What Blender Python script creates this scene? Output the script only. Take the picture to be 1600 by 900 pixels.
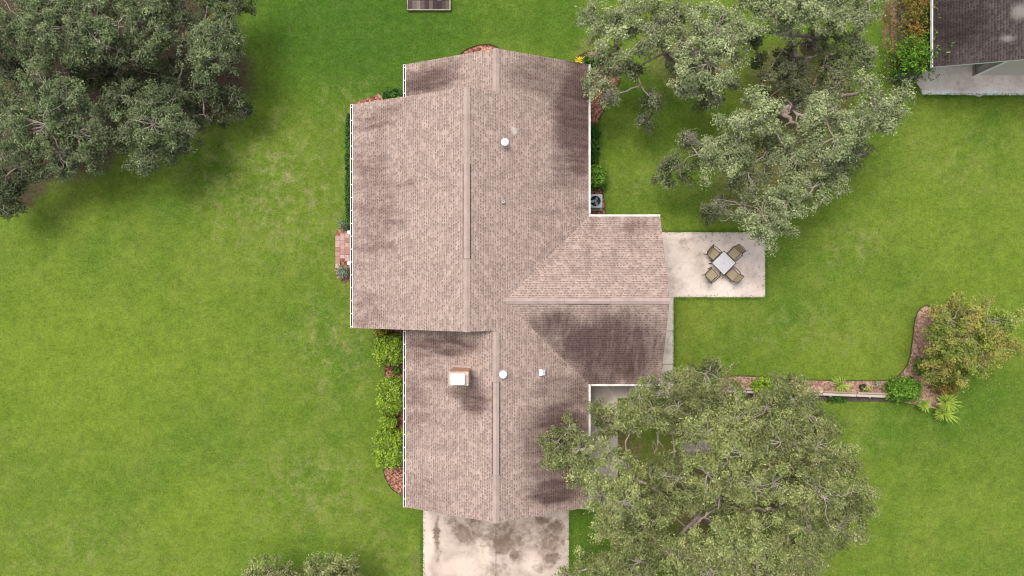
import bpy, bmesh, math, random
import numpy as np
from mathutils import Vector, Matrix

for o in list(bpy.data.objects): bpy.data.objects.remove(o)
SC = bpy.context.scene
COL = SC.collection
R = math.radians

# ------------------------------------------------------------------ camera, sky, sun, exposure
H = 35.0                       # drone height
F = 1067.0                     # focal length in pixels of the 1600 px wide frame
cam = bpy.data.objects.new('camera', bpy.data.cameras.new('camera'))
COL.objects.link(cam)
cam.location = (0, 0, H)
cam.rotation_euler = (0, 0, 0)
cam.data.sensor_width = 36.0
cam.data.lens = 36.0 * F / 1600.0
cam.data.clip_end = 2000
SC.camera = cam

world = bpy.data.worlds.new('World'); SC.world = world
world.use_nodes = True
wn = world.node_tree
bg = wn.nodes['Background']
sky = wn.nodes.new('ShaderNodeTexSky')
sky.sky_type = 'NISHITA'; sky.sun_disc = False
SUN_EL, SUN_AZ = 66.0, -36.0       # azimuth measured from north (+y), negative = towards west (-x)
sky.sun_elevation = R(SUN_EL); sky.sun_rotation = R(SUN_AZ)
sky.air_density = 1.0; sky.dust_density = 3.0; sky.ozone_density = 1.0
hs = wn.nodes.new('ShaderNodeHueSaturation'); hs.inputs['Saturation'].default_value = 0.35
wn.links.new(sky.outputs[0], hs.inputs['Color'])
wn.links.new(hs.outputs[0], bg.inputs['Color'])
bg.inputs['Strength'].default_value = 0.15

sl = bpy.data.lights.new('sun', 'SUN'); sl.energy = 1.75; sl.angle = R(27); sl.color = (1.0, 0.96, 0.90)
sun = bpy.data.objects.new('sun', sl); COL.objects.link(sun)
sd = Vector((math.sin(R(SUN_AZ)) * math.cos(R(SUN_EL)), math.cos(R(SUN_AZ)) * math.cos(R(SUN_EL)), math.sin(R(SUN_EL))))
sun.rotation_euler = sd.to_track_quat('Z', 'Y').to_euler()
sun.location = sd * 60

SC.view_settings.view_transform = 'Standard'
SC.view_settings.look = 'None'
SC.view_settings.exposure = 0.82
SC.view_settings.gamma = 1.0
SC.cycles.filter_width = 1.1

# ------------------------------------------------------------------ helpers
def W(px, py, z=0.0):
    k = (H - z) / F
    return ((px - 800) * k, (450 - py) * k)

def ppm(z): return F / (H - z)

def tag(o, label=None, cat=None, group=None, kind=None):
    if label: o['label'] = label
    if cat: o['category'] = cat
    if group: o['group'] = group
    if kind: o['kind'] = kind
    return o

def empty(name, loc, rz=0.0):
    o = bpy.data.objects.new(name, None); COL.objects.link(o)
    o.location = loc; o.rotation_euler = (0, 0, rz); o.empty_display_size = 0.2
    return o

class MB:
    """collects geometry for ONE mesh"""
    def __init__(self): self.v = []; self.f = []; self.m = []; self.uv = {}
    def add(self, vs, fs, mi=0):
        b = len(self.v); self.v += [tuple(p) for p in vs]
        for f in fs: self.f.append([i + b for i in f]); self.m.append(mi)
    def box(self, c, s, rz=0.0, mi=0, bev=0.0, M=None):
        x, y, z = s[0] / 2, s[1] / 2, s[2] / 2
        if bev > 0:
            bm = bmesh.new(); bmesh.ops.create_cube(bm, size=1)
            for v in bm.verts: v.co = Vector((v.co.x * s[0], v.co.y * s[1], v.co.z * s[2]))
            bmesh.ops.bevel(bm, geom=bm.edges[:], offset=bev, segments=2, affect='EDGES')
            bm.verts.index_update()
            P = [v.co.copy() for v in bm.verts]; Q = [[v.index for v in f.verts] for f in bm.faces]; bm.free()
        else:
            P = [Vector(p) for p in [(-x,-y,-z),(x,-y,-z),(x,y,-z),(-x,y,-z),(-x,-y,z),(x,-y,z),(x,y,z),(-x,y,z)]]
            Q = [(3,2,1,0),(4,5,6,7),(0,1,5,4),(1,2,6,5),(2,3,7,6),(3,0,4,7)]
        T = Matrix.Translation(c) @ Matrix.Rotation(rz, 4, 'Z')
        if M is not None: T = Matrix.Translation(c) @ M
        self.add([T @ p for p in P], Q, mi)
    def tube(self, pts, rad, n=6, mi=0, cap=True):
        pts = [Vector(p) for p in pts]
        if not isinstance(rad, (list, tuple)): rad = [rad] * len(pts)
        up = Vector((0, 0, 1)); rings = []
        for i, p in enumerate(pts):
            d = (pts[min(i + 1, len(pts) - 1)] - pts[max(i - 1, 0)])
            if d.length < 1e-6: d = Vector((0, 0, 1))
            d.normalize()
            a = d.cross(up if abs(d.z) < 0.95 else Vector((1, 0, 0))).normalized(); b = d.cross(a)
            rings.append([p + (a * math.cos(2 * math.pi * k / n) + b * math.sin(2 * math.pi * k / n)) * rad[i] for k in range(n)])
        vs = [q for r in rings for q in r]; fs = []
        for i in range(len(pts) - 1):
            for k in range(n):
                fs.append((i * n + k, i * n + (k + 1) % n, (i + 1) * n + (k + 1) % n, (i + 1) * n + k))
        if cap: fs.append(tuple(range(n))[::-1]); fs.append(tuple((len(pts) - 1) * n + k for k in range(n)))
        self.add(vs, fs, mi)
    def lathe(self, c, prof, n=20, mi=0, cap=True):
        vs = []
        for (r, z) in prof:
            for k in range(n):
                a = 2 * math.pi * k / n
                vs.append((c[0] + r * math.cos(a), c[1] + r * math.sin(a), c[2] + z))
        fs = []
        for i in range(len(prof) - 1):
            for k in range(n):
                fs.append((i * n + k, i * n + (k + 1) % n, (i + 1) * n + (k + 1) % n, (i + 1) * n + k))
        if cap:
            fs.append(tuple((len(prof) - 1) * n + k for k in range(n))); fs.append(tuple(range(n))[::-1])
        self.add(vs, fs, mi)
    def prism(self, poly, z0, z1, mi=0):
        n = len(poly)
        a = sum(poly[i][0] * poly[(i + 1) % n][1] - poly[(i + 1) % n][0] * poly[i][1] for i in range(n))
        if a < 0: poly = poly[::-1]
        vs = [(p[0], p[1], z0) for p in poly] + [(p[0], p[1], z1) for p in poly]
        fs = [tuple(range(n))[::-1], tuple(range(n, 2 * n))] + [(i, (i + 1) % n, n + (i + 1) % n, n + i) for i in range(n)]
        self.add(vs, fs, mi)
    def build(self, name, mats, parent=None, smooth=False, loc=None):
        me = bpy.data.meshes.new(name); me.from_pydata(self.v, [], self.f)
        if not isinstance(mats, (list, tuple)): mats = [mats]
        for m in mats: me.materials.append(m)
        me.polygons.foreach_set('material_index', self.m)
        if smooth: me.polygons.foreach_set('use_smooth', [True] * len(self.f))
        me.update()
        o = bpy.data.objects.new(name, me); COL.objects.link(o)
        if parent: o.parent = parent
        if loc: o.location = loc
        return o

def kites(name, P, mat, parent=None, tone=None):
    """P: (n,4,3) numpy array of separate leaf faces -> one mesh"""
    n = P.shape[0]
    me = bpy.data.meshes.new(name)
    me.vertices.add(n * 4); me.vertices.foreach_set('co', P.reshape(-1).astype(np.float32))
    me.loops.add(n * 4); me.loops.foreach_set('vertex_index', np.arange(n * 4, dtype=np.int32))
    me.polygons.add(n); me.polygons.foreach_set('loop_start', np.arange(0, n * 4, 4, dtype=np.int32))
    me.polygons.foreach_set('loop_total', np.full(n, 4, dtype=np.int32))
    if tone is not None:
        at = me.attributes.new('tone', 'FLOAT', 'FACE'); at.data.foreach_set('value', tone.astype(np.float32))
    me.materials.append(mat); me.update(calc_edges=True)
    o = bpy.data.objects.new(name, me); COL.objects.link(o)
    if parent: o.parent = parent
    return o

def unit(v): return v / (np.linalg.norm(v, axis=-1, keepdims=True) + 1e-9)

def leaf_faces(rng, C, N, ln, wd, droop=0.25):
    """leaves at C with face normals about N"""
    n = len(C)
    r = rng.normal(size=(n, 3)); t = unit(np.cross(N, r)); b = unit(np.cross(N, t))
    L = (ln * rng.uniform(0.65, 1.3, n))[:, None]; Wd = (wd * rng.uniform(0.7, 1.3, n))[:, None]
    tip = C + t * L * 0.5 - N * L * droop * rng.uniform(0, 1, (n, 1))
    base = C - t * L * 0.5
    return np.stack([base, C + b * Wd * 0.5 - t * L * 0.02, tip, C - b * Wd * 0.5 - t * L * 0.02], axis=1)

# ------------------------------------------------------------------ material toolkit
class NT:
    def __init__(self, name):
        self.mat = bpy.data.materials.new(name); self.mat.use_nodes = True
        self.t = self.mat.node_tree; self.b = self.t.nodes['Principled BSDF']; self.out = self.t.nodes['Material Output']
        self.b.inputs['Specular IOR Level'].default_value = 0.25
    def n(self, typ, **kw):
        x = self.t.nodes.new(typ)
        for k, v in kw.items(): setattr(x, k, v)
        return x
    def put(self, sock, v):
        if isinstance(v, bpy.types.NodeSocket): self.t.links.new(v, sock)
        elif v is not None:
            if sock.type == 'RGBA' and len(v) == 3: v = (*v, 1)
            sock.default_value = v
    def coord(self, kind='Object'): return self.n('ShaderNodeTexCoord').outputs[kind]
    def noise(self, vec, scale, detail=3, rough=0.55, dist=0.0, color=False):
        x = self.n('ShaderNodeTexNoise'); self.put(x.inputs['Vector'], vec)
        x.inputs['Scale'].default_value = scale; x.inputs['Detail'].default_value = detail
        x.inputs['Roughness'].default_value = rough; x.inputs['Distortion'].default_value = dist
        return x.outputs['Color' if color else 'Fac']
    def voro(self, vec, scale, out='Color', feature='F1', rnd=1.0):
        x = self.n('ShaderNodeTexVoronoi', feature=feature); self.put(x.inputs['Vector'], vec)
        x.inputs['Scale'].default_value = scale; x.inputs['Randomness'].default_value = rnd
        return x.outputs[out]
    def math(self, op, a, b=None, c=None, clamp=False):
        x = self.n('ShaderNodeMath', operation=op, use_clamp=clamp)
        self.put(x.inputs[0], a); self.put(x.inputs[1], b) if b is not None else None
        if c is not None: self.put(x.inputs[2], c)
        return x.outputs[0]
    def vmath(self, op, a, b=None, out=0):
        x = self.n('ShaderNodeVectorMath', operation=op)
        self.put(x.inputs[0], a)
        if b is not None: self.put(x.inputs[1], b)
        return x.outputs[out]
    def mr(self, v, a, b, c=0.0, d=1.0, smooth=False):
        x = self.n('ShaderNodeMapRange'); x.clamp = True
        if smooth: x.interpolation_type = 'SMOOTHSTEP'
        self.put(x.inputs[0], v)
        for i, k in enumerate((a, b, c, d)): self.put(x.inputs[i + 1], k)
        return x.outputs[0]
    def ramp(self, f, stops, interp='LINEAR'):
        x = self.n('ShaderNodeValToRGB'); self.put(x.inputs[0], f); cr = x.color_ramp; cr.interpolation = interp
        while len(cr.elements) < len(stops): cr.elements.new(0.5)
        for e, (p, c) in zip(cr.elements, stops): e.position = p; e.color = (*c, 1)
        return x.outputs[0]
    def mix(self, f, a, b, mode='MIX'):
        x = self.n('ShaderNodeMix', data_type='RGBA', blend_type=mode, clamp_factor=True)
        self.put(x.inputs[0], f); self.put(x.inputs[6], a); self.put(x.inputs[7], b)
        return x.outputs[2]
    def sep(self, v):
        x = self.n('ShaderNodeSeparateXYZ'); self.put(x.inputs[0], v); return x.outputs
    def comb(self, a, b, c=0.0):
        x = self.n('ShaderNodeCombineXYZ'); self.put(x.inputs[0], a); self.put(x.inputs[1], b); self.put(x.inputs[2], c); return x.outputs[0]
    def white(self, v):
        x = self.n('ShaderNodeTexWhiteNoise'); x.noise_dimensions = '2D'; self.put(x.inputs['Vector'], v); return x.outputs[0]
    def bump(self, h, strength, dist):
        x = self.n('ShaderNodeBump'); x.inputs['Strength'].default_value = strength; x.inputs['Distance'].default_value = dist
        self.put(x.inputs['Height'], h); self.t.links.new(x.outputs[0], self.b.inputs['Normal'])
    def blobs(self, vec, L, inner=0.25):
        """union of soft ellipses (x, y, rx, ry, strength[, rot])"""
        acc = None
        for e in L:
            x, y, rx, ry, s = e[:5]
            mp = self.n('ShaderNodeMapping', vector_type='TEXTURE'); self.put(mp.inputs[0], vec)
            mp.inputs['Location'].default_value = (x, y, 0); mp.inputs['Scale'].default_value = (rx, ry, 1000)
            if len(e) > 5: mp.inputs['Rotation'].default_value = (0, 0, R(e[5]))
            d = self.vmath('LENGTH', mp.outputs[0], out=1)
            m = self.mr(d, inner, 1.0, s, 0.0, True)
            acc = m if acc is None else self.math('MAXIMUM', acc, m)
        return acc
    def warp(self, vec, scale, amt, detail=3):
        c = self.noise(vec, scale, detail, 0.6, color=True)
        return self.vmath('ADD', vec, self.vmath('MULTIPLY', self.vmath('SUBTRACT', c, (0.5, 0.5, 0.5)), (amt, amt, amt)))
    def done(self, col, rough=0.8, metal=0.0, spec=None):
        self.put(self.b.inputs['Base Color'], col); self.put(self.b.inputs['Roughness'], rough)
        self.b.inputs['Metallic'].default_value = metal
        if spec is not None: self.b.inputs['Specular IOR Level'].default_value = spec
        return self.mat

def plain(name, col, rough=0.6, metal=0.0, var=0.12, scale=6.0, spec=None, bump=0.0):
    t = NT(name); c = t.coord()
    f = t.noise(c, scale, 4, 0.6)
    k = t.mr(f, 0.3, 0.7, 1 - var, 1 + var)
    col2 = t.mix(1.0, col, t.comb(k, k, k), 'MULTIPLY')
    if bump: t.bump(t.noise(c, scale * 8, 3), bump, 0.01)
    return t.done(col2, rough, metal, spec)

# ---- lawn
def lawn_mat():
    t = NT('lawn'); P = t.coord()
    big = t.noise(t.warp(P, 0.12, 3.0), 0.16, 3, 0.55)
    mid = t.noise(t.warp(P, 0.7, 1.0), 0.55, 4, 0.6)
    small = t.noise(P, 3.2, 4, 0.65)
    grain = t.noise(P, 22.0, 3, 0.75)
    grain2 = t.noise(P, 9.0, 3, 0.7)
    c = t.ramp(t.mr(big, 0.3, 0.7), [(0.0, LAWN[0]), (0.5, LAWN[1]), (1.0, LAWN[2])])
    c = t.mix(t.mr(mid, 0.42, 0.72, 0, 0.6), c, LAWN[3])
    # darker and richer towards the north, greener patches down the right side
    def E(px, py, rx, ry, s, rot=0): x, y = W(px, py); return (x, y, rx / 30.5, ry / 30.5, s, rot)
    Pw = t.warp(P, 0.35, 2.2)
    rich = t.blobs(Pw, [E(560, 40, 330, 200, 1.0), E(830, 30, 180, 80, 0.6), E(1390, 60, 60, 120, 0.5),
                        E(1530, 640, 190, 160, 0.45), E(1350, 200, 100, 90, 0.2), E(915, 850, 60, 90, 0.7), E(990, 310, 90, 50, 0.3), E(1290, 650, 60, 60, .5)], 0.2)
    c = t.mix(rich, c, LAWN[4])
    yellower = t.blobs(Pw, [E(120, 560, 360, 190, 0.75), E(330, 800, 200, 90, .6), E(1540, 420, 150, 190, 0.4), E(1300, 560, 170, 70, 0.5), E(1430, 330, 120, 110, .3)], 0.1)  # yellower, lighter lawn patches
    c = t.mix(yellower, c, LAWN[5])
    # dry straw streaks
    dryn = t.noise(t.warp(P, 1.3, 0.9, 4), 1.7, 5, 0.72)
    drym = t.blobs(t.warp(P, 0.5, 2.0), [E(430, 300, 190, 160, 1.0, -30), E(520, 540, 100, 150, 0.75), E(490, 760, 170, 120, 0.7), E(560, 180, 90, 80, 0.7),
                        E(330, 260, 90, 60, .6), E(1340, 380, 110, 50, 0.7, 40), E(1260, 520, 160, 60, 0.5), E(990, 290, 70, 50, 0.5), E(1500, 250, 120, 80, .45),
                        E(600, 860, 60, 60, .6), E(1350, 700, 50, 120, .35), E(130, 850, 180, 80, .45)], 0.1)
    drym = t.math('ADD', drym, 0.10)
    dry = t.math('MULTIPLY', t.mr(dryn, 0.47, 0.66, 0, 1), drym, clamp=True)
    c = t.mix(t.math('MULTIPLY', dry, 0.85), c, (0.185, 0.185, 0.072))
    # bare, leaf-littered earth below the oaks
    soilm = t.blobs(t.warp(P, 0.9, 1.6, 4), [E(985, 700, 30, 70, 0.8), E(1085, 660, 60, 50, 0.9), E(1110, 760, 150, 110, 0.85), E(1200, 720, 130, 120, 0.9), E(1180, 880, 120, 60, .8), E(1250, 150, 110, 110, 0.7), E(1230, 250, 90, 90, 0.7),
                        E(1080, 90, 90, 60, .6), E(1155, 305, 60, 60, .5), E(935, 95, 45, 40, .5), E(1392, 40, 16, 120, 1.0), E(1197, 372, 14, 14, .6), E(1040, 366, 14, 10, .8),
                        E(655, 905, 20, 60, .3), E(480, 900, 120, 22, 0.6), E(1380, 590, 70, 14, .0)], 0.45)
    sn = t.noise(P, 2.6, 4, 0.7)
    soilf = t.math('MULTIPLY', soilm, t.mr(sn, 0.3, 0.6, 0.15, 1.0), clamp=True)
    soil = t.ramp(t.noise(P, 8.0, 4, 0.75), [(0.3, (0.10, 0.07, 0.04)), (0.55, (0.19, 0.13, 0.075)), (0.75, (0.27, 0.2, 0.12))])
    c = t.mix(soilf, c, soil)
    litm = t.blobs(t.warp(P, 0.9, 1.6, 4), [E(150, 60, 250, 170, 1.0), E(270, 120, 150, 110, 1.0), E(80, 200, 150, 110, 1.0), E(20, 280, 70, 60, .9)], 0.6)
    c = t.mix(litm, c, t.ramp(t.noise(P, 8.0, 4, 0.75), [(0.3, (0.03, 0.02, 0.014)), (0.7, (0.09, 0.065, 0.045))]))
    g = t.math('ADD', t.math('MULTIPLY', t.mr(grain, 0.25, 0.75), 0.62), t.math('MULTIPLY', t.mr(grain2, 0.3, 0.7), 0.38))
    k = t.mr(g, 0.2, 0.8, 0.58, 1.42)
    k2 = t.math('MULTIPLY', t.mr(small, 0.3, 0.7, 0.84, 1.16), t.mr(t.noise(t.warp(P, 1.0, 1.2), 1.1, 4, 0.65), 0.3, 0.7, 0.88, 1.12))
    k = t.math('MULTIPLY', k, k2)
    c = t.mix(1.0, c, t.comb(k, k, t.math('MULTIPLY', k, 0.95)), 'MULTIPLY')
    t.bump(t.math('ADD', grain, t.math('MULTIPLY', grain2, 0.8)), 0.55, 0.05)
    return t.done(c, 0.95, spec=0.1)
LAWN = [(0.060, 0.116, 0.012), (0.088, 0.138, 0.015), (0.112, 0.154, 0.019), (0.124, 0.152, 0.026), (0.042, 0.092, 0.009), (0.116, 0.164, 0.017)]

def concrete_mat(name, base, stains=(), stain_col=(0.16, 0.12, 0.1), joints_x=(), joints_y=(), light=(), grime=0.5, cracks=()):
    t = NT(name); P = t.coord()
    a = t.noise(t.warp(P, 0.8, 0.6), 0.8, 5, 0.6); b = t.noise(P, 5, 5, 0.7); g = t.noise(P, 45, 2, 0.7)
    c = t.ramp(a, [(0.3, (base[0] * .72, base[1] * .68, base[2] * .66)), (0.5, base), (0.7, tuple(min(v * 1.12, .8) for v in base))])
    k = t.math('MULTIPLY', t.mr(b, 0.25, 0.75, 0.87, 1.1), t.mr(g, 0.25, 0.75, 0.93, 1.07))
    c = t.mix(1.0, c, t.comb(k, k, k), 'MULTIPLY')
    if light: c = t.mix(t.blobs(t.warp(P, 0.9, 0.7), list(light), 0.3), c, tuple(min(v * 1.5, 0.72) for v in base))
    fn = t.mr(t.noise(P, 2.2, 6, 0.72), 0.28, 0.62, 0.15, 1.1)
    if stains:
        m = t.blobs(t.warp(P, 1.6, 0.9, 5), list(stains), 0.1)
        edge = t.math('ADD', m, t.math('MULTIPLY', t.math('SUBTRACT', t.noise(t.warp(P, 3, .3), 3.5, 7, 0.74), 0.5), 1.5))
        c = t.mix(t.math('MULTIPLY', t.mr(edge, 0.16, 0.66), t.mr(fn, 0, 1, .6, 1.0), clamp=True), c, stain_col)
    c = t.mix(t.math('MULTIPLY', t.mr(t.noise(t.warp(P, 1.0, 1.0, 4), 1.3, 5, 0.7), 0.55, 0.75), grime), c, tuple(v * 0.62 for v in base))
    ve = t.voro(t.warp(P, 1.2, 0.5, 4), 0.33, 'Distance', 'DISTANCE_TO_EDGE')
    c = t.mix(t.mr(ve, 0.0, 0.005, 0.3, 0.0), c, (0.12, 0.095, 0.075))
    s = t.sep(P); j = None
    for axis, L in ((0, joints_x), (1, joints_y)):
        for q in L:
            d = t.math('ABSOLUTE', t.math('SUBTRACT', s[axis], q))
            m = t.mr(d, 0.012, 0.022, 0.75, 0)
            j = m if j is None else t.math('MAXIMUM', j, m)
    if j is not None: c = t.mix(j, c, (0.08, 0.065, 0.05))
    return t.done(c, 0.9, spec=0.15)

def shingle_mat(name, light, dark, streak, stains, stain_col, smudge=()):
    t = NT(name)
    uv = t.n('ShaderNodeUVMap').outputs[0]
    P = t.coord()
    s = t.sep(uv)
    row_h = 0.118; tab = 0.150
    v = t.math('DIVIDE', s[1], row_h); row = t.math('FLOOR', v); fv = t.math('FRACT', v)
    off = t.white(t.comb(row, 3.7))
    u = t.math('ADD', t.math('DIVIDE', s[0], tab), t.math('MULTIPLY', off, 7.0))
    # uneven tab widths
    u = t.math('ADD', u, t.math('MULTIPLY', t.math('SUBTRACT', t.noise(t.comb(t.math('MULTIPLY', s[0], 3.0), row), 1.0, 1), 0.5), 1.2))
    ti = t.math('FLOOR', u); fu = t.math('FRACT', u)
    r1 = t.white(t.comb(ti, row)); r2 = t.white(t.comb(t.math('ADD', ti, 31.3), row))
    base = t.mix(t.mr(r1, 0.0, 1.0, 0.0, 1.0), light, dark)
    patch = t.noise(t.comb(t.math('MULTIPLY', s[0], 1.0), t.math('MULTIPLY', s[1], 1.0)), 1.6, 4, 0.6)
    k = t.mr(patch, 0.3, 0.7, 0.86, 1.12)
    base = t.mix(1.0, base, t.comb(k, k, k), 'MULTIPLY')
    # butt-edge shadow painted in: dark line below every course, broken where the laminated tab is thin
    wshade = t.mr(r2, 0.3, 0.5, 0.2, 0.46)
    butt_shade = t.math('LESS_THAN', fv, wshade)
    side = t.math('GREATER_THAN', fu, 0.38)
    butt_shade_m = t.math('MAXIMUM', t.math('MULTIPLY', butt_shade, t.math('MULTIPLY', side, t.mr(r2, 0.3, 0.5, 0.42, 0.88))), t.math('MULTIPLY', t.math('LESS_THAN', fv, 0.2), 0.38))
    base = t.mix(butt_shade_m, base, tuple(d * 0.56 for d in dark))
    # granule speckle
    sp = t.noise(P, 60, 2, 0.8); k = t.mr(sp, 0.3, 0.7, 0.90, 1.1)
    base = t.mix(1.0, base, t.comb(k, k, k), 'MULTIPLY')
    # water streaks run down the slope (u is along the eave)
    st = t.noise(t.comb(t.math('MULTIPLY', s[0], 1.5), t.math('MULTIPLY', s[1], 0.30)), 1.0, 6, 0.74)
    eave = t.mr(s[1], 0.0, 4.2, 1.0, 0.0)
    base = t.mix(t.math('MULTIPLY', t.math('MULTIPLY', t.mr(st, 0.46, 0.64), eave), streak), base, (0.5, 0.44, 0.44), 'MULTIPLY')
    if stains:
        m = t.blobs(t.warp(P, 1.1, 0.8, 5), list(stains), 0.3)
        n0 = t.noise(t.comb(t.math('MULTIPLY', s[0], 3.4), t.math('MULTIPLY', s[1], 0.65)), 1.0, 6, 0.72)
        n1 = t.mr(n0, 0.3, 0.62, 0.75, 1.15); m = t.mr(t.math('ADD', m, t.math('MULTIPLY', t.math('SUBTRACT', n0, 0.5), 0.95)), 0.12, 0.9)
        m2 = t.math('MULTIPLY', t.math('MULTIPLY', m, n1), t.mr(r1, 0.0, 1.0, 1.1, 0.82), clamp=True)
        base = t.mix(m2, base, (0.33, 0.285, 0.30), 'MULTIPLY')
    if smudge:
        m = t.blobs(t.warp(P, 5, 0.25, 3), list(smudge), 0.2); base = t.mix(m, base, (0.5, 0.45, 0.4))
    h = t.math('ADD', t.math('MULTIPLY', t.math('SUBTRACT', 1.0, fv), 1.0), t.math('MULTIPLY', r2, 0.5))
    t.bump(h, 0.35, 0.012)
    return t.done(base, 0.92, spec=0.12)

def leaf_mat(name, cols, transl=0.12, clump=1.7, rough=0.6, spec=0.12, tint=None, tone_lo=0.26):
    """cols: dark, mid, light, accent leaf colours; varies per leaf, per clump and by lobe (tone: light and shade painted into the leaves)"""
    t = NT(name); P = t.coord()
    geo = t.n('ShaderNodeNewGeometry'); r = geo.outputs['Random Per Island']
    cl = t.noise(P, clump, 2, 0.5)
    f = t.math('ADD', t.math('MULTIPLY', r, 0.42), t.math('ADD', t.mr(cl, 0.34, 0.66, 0.0, 0.38), t.mr(t.noise(P, 5.0, 1), 0.35, 0.65, 0, 0.25)))
    c = t.ramp(f, [(0.05, cols[0]), (0.45, cols[1]), (0.85, cols[2]), (1.0, cols[3])])
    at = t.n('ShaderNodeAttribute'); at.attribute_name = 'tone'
    k = t.mr(at.outputs['Fac'], 0.0, 1.2, tone_lo, 1.4)  # per-lobe tone paints lit tops brighter and low shaded lobes darker
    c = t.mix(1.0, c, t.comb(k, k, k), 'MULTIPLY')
    if tint: c = t.mix(t.mr(t.noise(P, 0.9, 2), 0.45, 0.62, 0, tint[1]), c, tint[0])
    t.done(c, rough, spec=spec)
    tr = t.n('ShaderNodeBsdfTranslucent'); t.put(tr.inputs[0], t.mix(1.0, c, (1.0, 1.15, 0.55), 'MULTIPLY'))
    ms = t.n('ShaderNodeMixShader'); ms.inputs[0].default_value = transl
    t.t.links.new(t.b.outputs[0], ms.inputs[1]); t.t.links.new(tr.outputs[0], ms.inputs[2]); t.t.links.new(ms.outputs[0], t.out.inputs[0])
    return t.mat

def bark_mat(name, a, b):
    t = NT(name); P = t.coord()
    c = t.ramp(t.noise(P, 5.0, 5, 0.7), [(0.3, a), (0.7, b)])
    t.bump(t.noise(P, 18, 4, 0.7), 0.6, 0.03)
    return t.done(c, 0.9, spec=0.15)

def mulch_mat(name, a, b, c3):
    t = NT(name); P = t.coord()
    v = t.sep(t.voro(t.warp(P, 6, 0.15), 13.0))[0]
    c = t.ramp(v, [(0.0, a), (0.5, b), (0.95, c3)])
    k = t.mr(t.noise(P, 1.4, 4, 0.65), 0.3, 0.7, 0.7, 1.25)
    c = t.mix(1.0, c, t.comb(k, k, k), 'MULTIPLY')
    t.bump(v, 0.8, 0.05)
    return t.done(c, 0.95, spec=0.1)

def brick_mat(name, c1, c2, mortar, scale=1.0):
    t = NT(name); P = t.coord(); s = t.sep(P)
    v = t.comb(t.math('ADD', s[0], s[1]), s[2])
    x = t.n('ShaderNodeTexBrick'); t.put(x.inputs['Vector'], v)
    x.inputs['Color1'].default_value = (*c1, 1); x.inputs['Color2'].default_value = (*c2, 1); x.inputs['Mortar'].default_value = (*mortar, 1)
    x.inputs['Scale'].default_value = scale; x.inputs['Brick Width'].default_value = 0.21; x.inputs['Row Height'].default_value = 0.075
    x.inputs['Mortar Size'].default_value = 0.006
    return t.done(x.outputs[0], 0.9)

def siding_mat(name, col):
    t = NT(name); P = t.coord(); z = t.sep(P)[2]
    f = t.math('FRACT', t.math('DIVIDE', z, 0.18))
    c = t.mix(t.math('LESS_THAN', f, 0.07), col, tuple(v * 0.6 for v in col))
    t.bump(f, 0.4, 0.02)
    return t.done(c, 0.7)

def island_mat(name, stops, rough=0.9, bump=0.3):
    t = NT(name); P = t.coord(); r = t.n('ShaderNodeNewGeometry').outputs['Random Per Island']
    c = t.ramp(r, stops); k = t.mr(t.noise(P, 14, 5, 0.7), 0.3, 0.7, 0.78, 1.18)
    c = t.mix(1.0, c, t.comb(k, k, k), 'MULTIPLY'); t.bump(t.noise(P, 40, 3), bump, 0.01)
    return t.done(c, rough, spec=0.15)

def S(px, py, rx, ry, s, z=3.6, rot=0):
    x, y = W(px, py, z); q = ppm(z); return (x, y, rx / q, ry / q, s, rot)
ROOF_STAIN_SHADE = [S(905, 175, 62, 150, 0.95), S(850, 125, 90, 48, 0.6), S(885, 265, 45, 60, 0.45), S(668, 122, 75, 34, 0.85), S(700, 108, 40, 16, .5), S(600, 175, 60, 14, 0.4, 3.6, 12), S(575, 240, 40, 50, .3),
               S(690, 540, 95, 24, 0.8), S(650, 555, 40, 40, .4), S(742, 622, 36, 40, 0.75), S(722, 612, 30, 24, .6), S(862, 690, 75, 120, .62), S(905, 620, 34, 50, .5),  # rake and chimney blobs here paint cast shade in with the stain
               S(865, 610, 60, 30, 0.45), S(880, 665, 62, 58, 0.9), S(845, 690, 55, 35, .6), S(862, 770, 58, 34, 0.95), S(895, 735, 40, 50, .7), S(1000, 352, 50, 20, 0.4), S(580, 320, 40, 60, 0.25), S(575, 480, 40, 40, .25), S(650, 650, 40, 60, .3), S(585, 300, 50, 150, 0.38), S(590, 385, 70, 12, .5, 3.4, 4), S(600, 350, 60, 9, .45, 3.4, 5), S(640, 290, 40, 7, .4, 3.4, 6), S(592, 196, 50, 8, .6, 3.3, 10), S(640, 620, 30, 60, .35), S(700, 600, 80, 30, .3)]
M = {}
M['lawn'] = lawn_mat()
M['shingle'] = shingle_mat('roof_shingles', (0.350, 0.262, 0.222), (0.250, 0.181, 0.150), 0.8, ROOF_STAIN_SHADE, (0.082, 0.050, 0.043), [S(803, 203, 8, 9, 0.55, 4.6)])
WING = [S(950, 540, 135, 80, 0.92), S(985, 565, 70, 50, .85), S(870, 508, 70, 36, 0.75), S(940, 590, 60, 36, .75)]  # wing's south plane: stain plus slope shading painted in together
M['shingle_south'] = shingle_mat('roof_shingles_stain_shade', (0.350, 0.262, 0.222), (0.250, 0.181, 0.150), 0.8, WING, (0.082, 0.050, 0.043))
M['cap'] = plain('ridge_shingles', (0.31, 0.235, 0.203), 0.9, var=0.15, scale=1.6)
M['vent'] = plain('ridge_vent_shingles', (0.31, 0.232, 0.203), 0.9, var=0.15, scale=2)
M['nshingle'] = shingle_mat('neighbour_shingles', (0.070, 0.055, 0.050), (0.040, 0.031, 0.029), 0.5, [S(1500, 30, 80, 60, .6), S(1480, 70, 50, 40, .4)], (0.05, 0.037, 0.035), [S(1590, 20, 16, 18, .25), S(1575, 60, 14, 8, .2)])
M['white'] = plain('white_paint', (0.66, 0.65, 0.62), 0.4, var=0.04)
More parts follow.
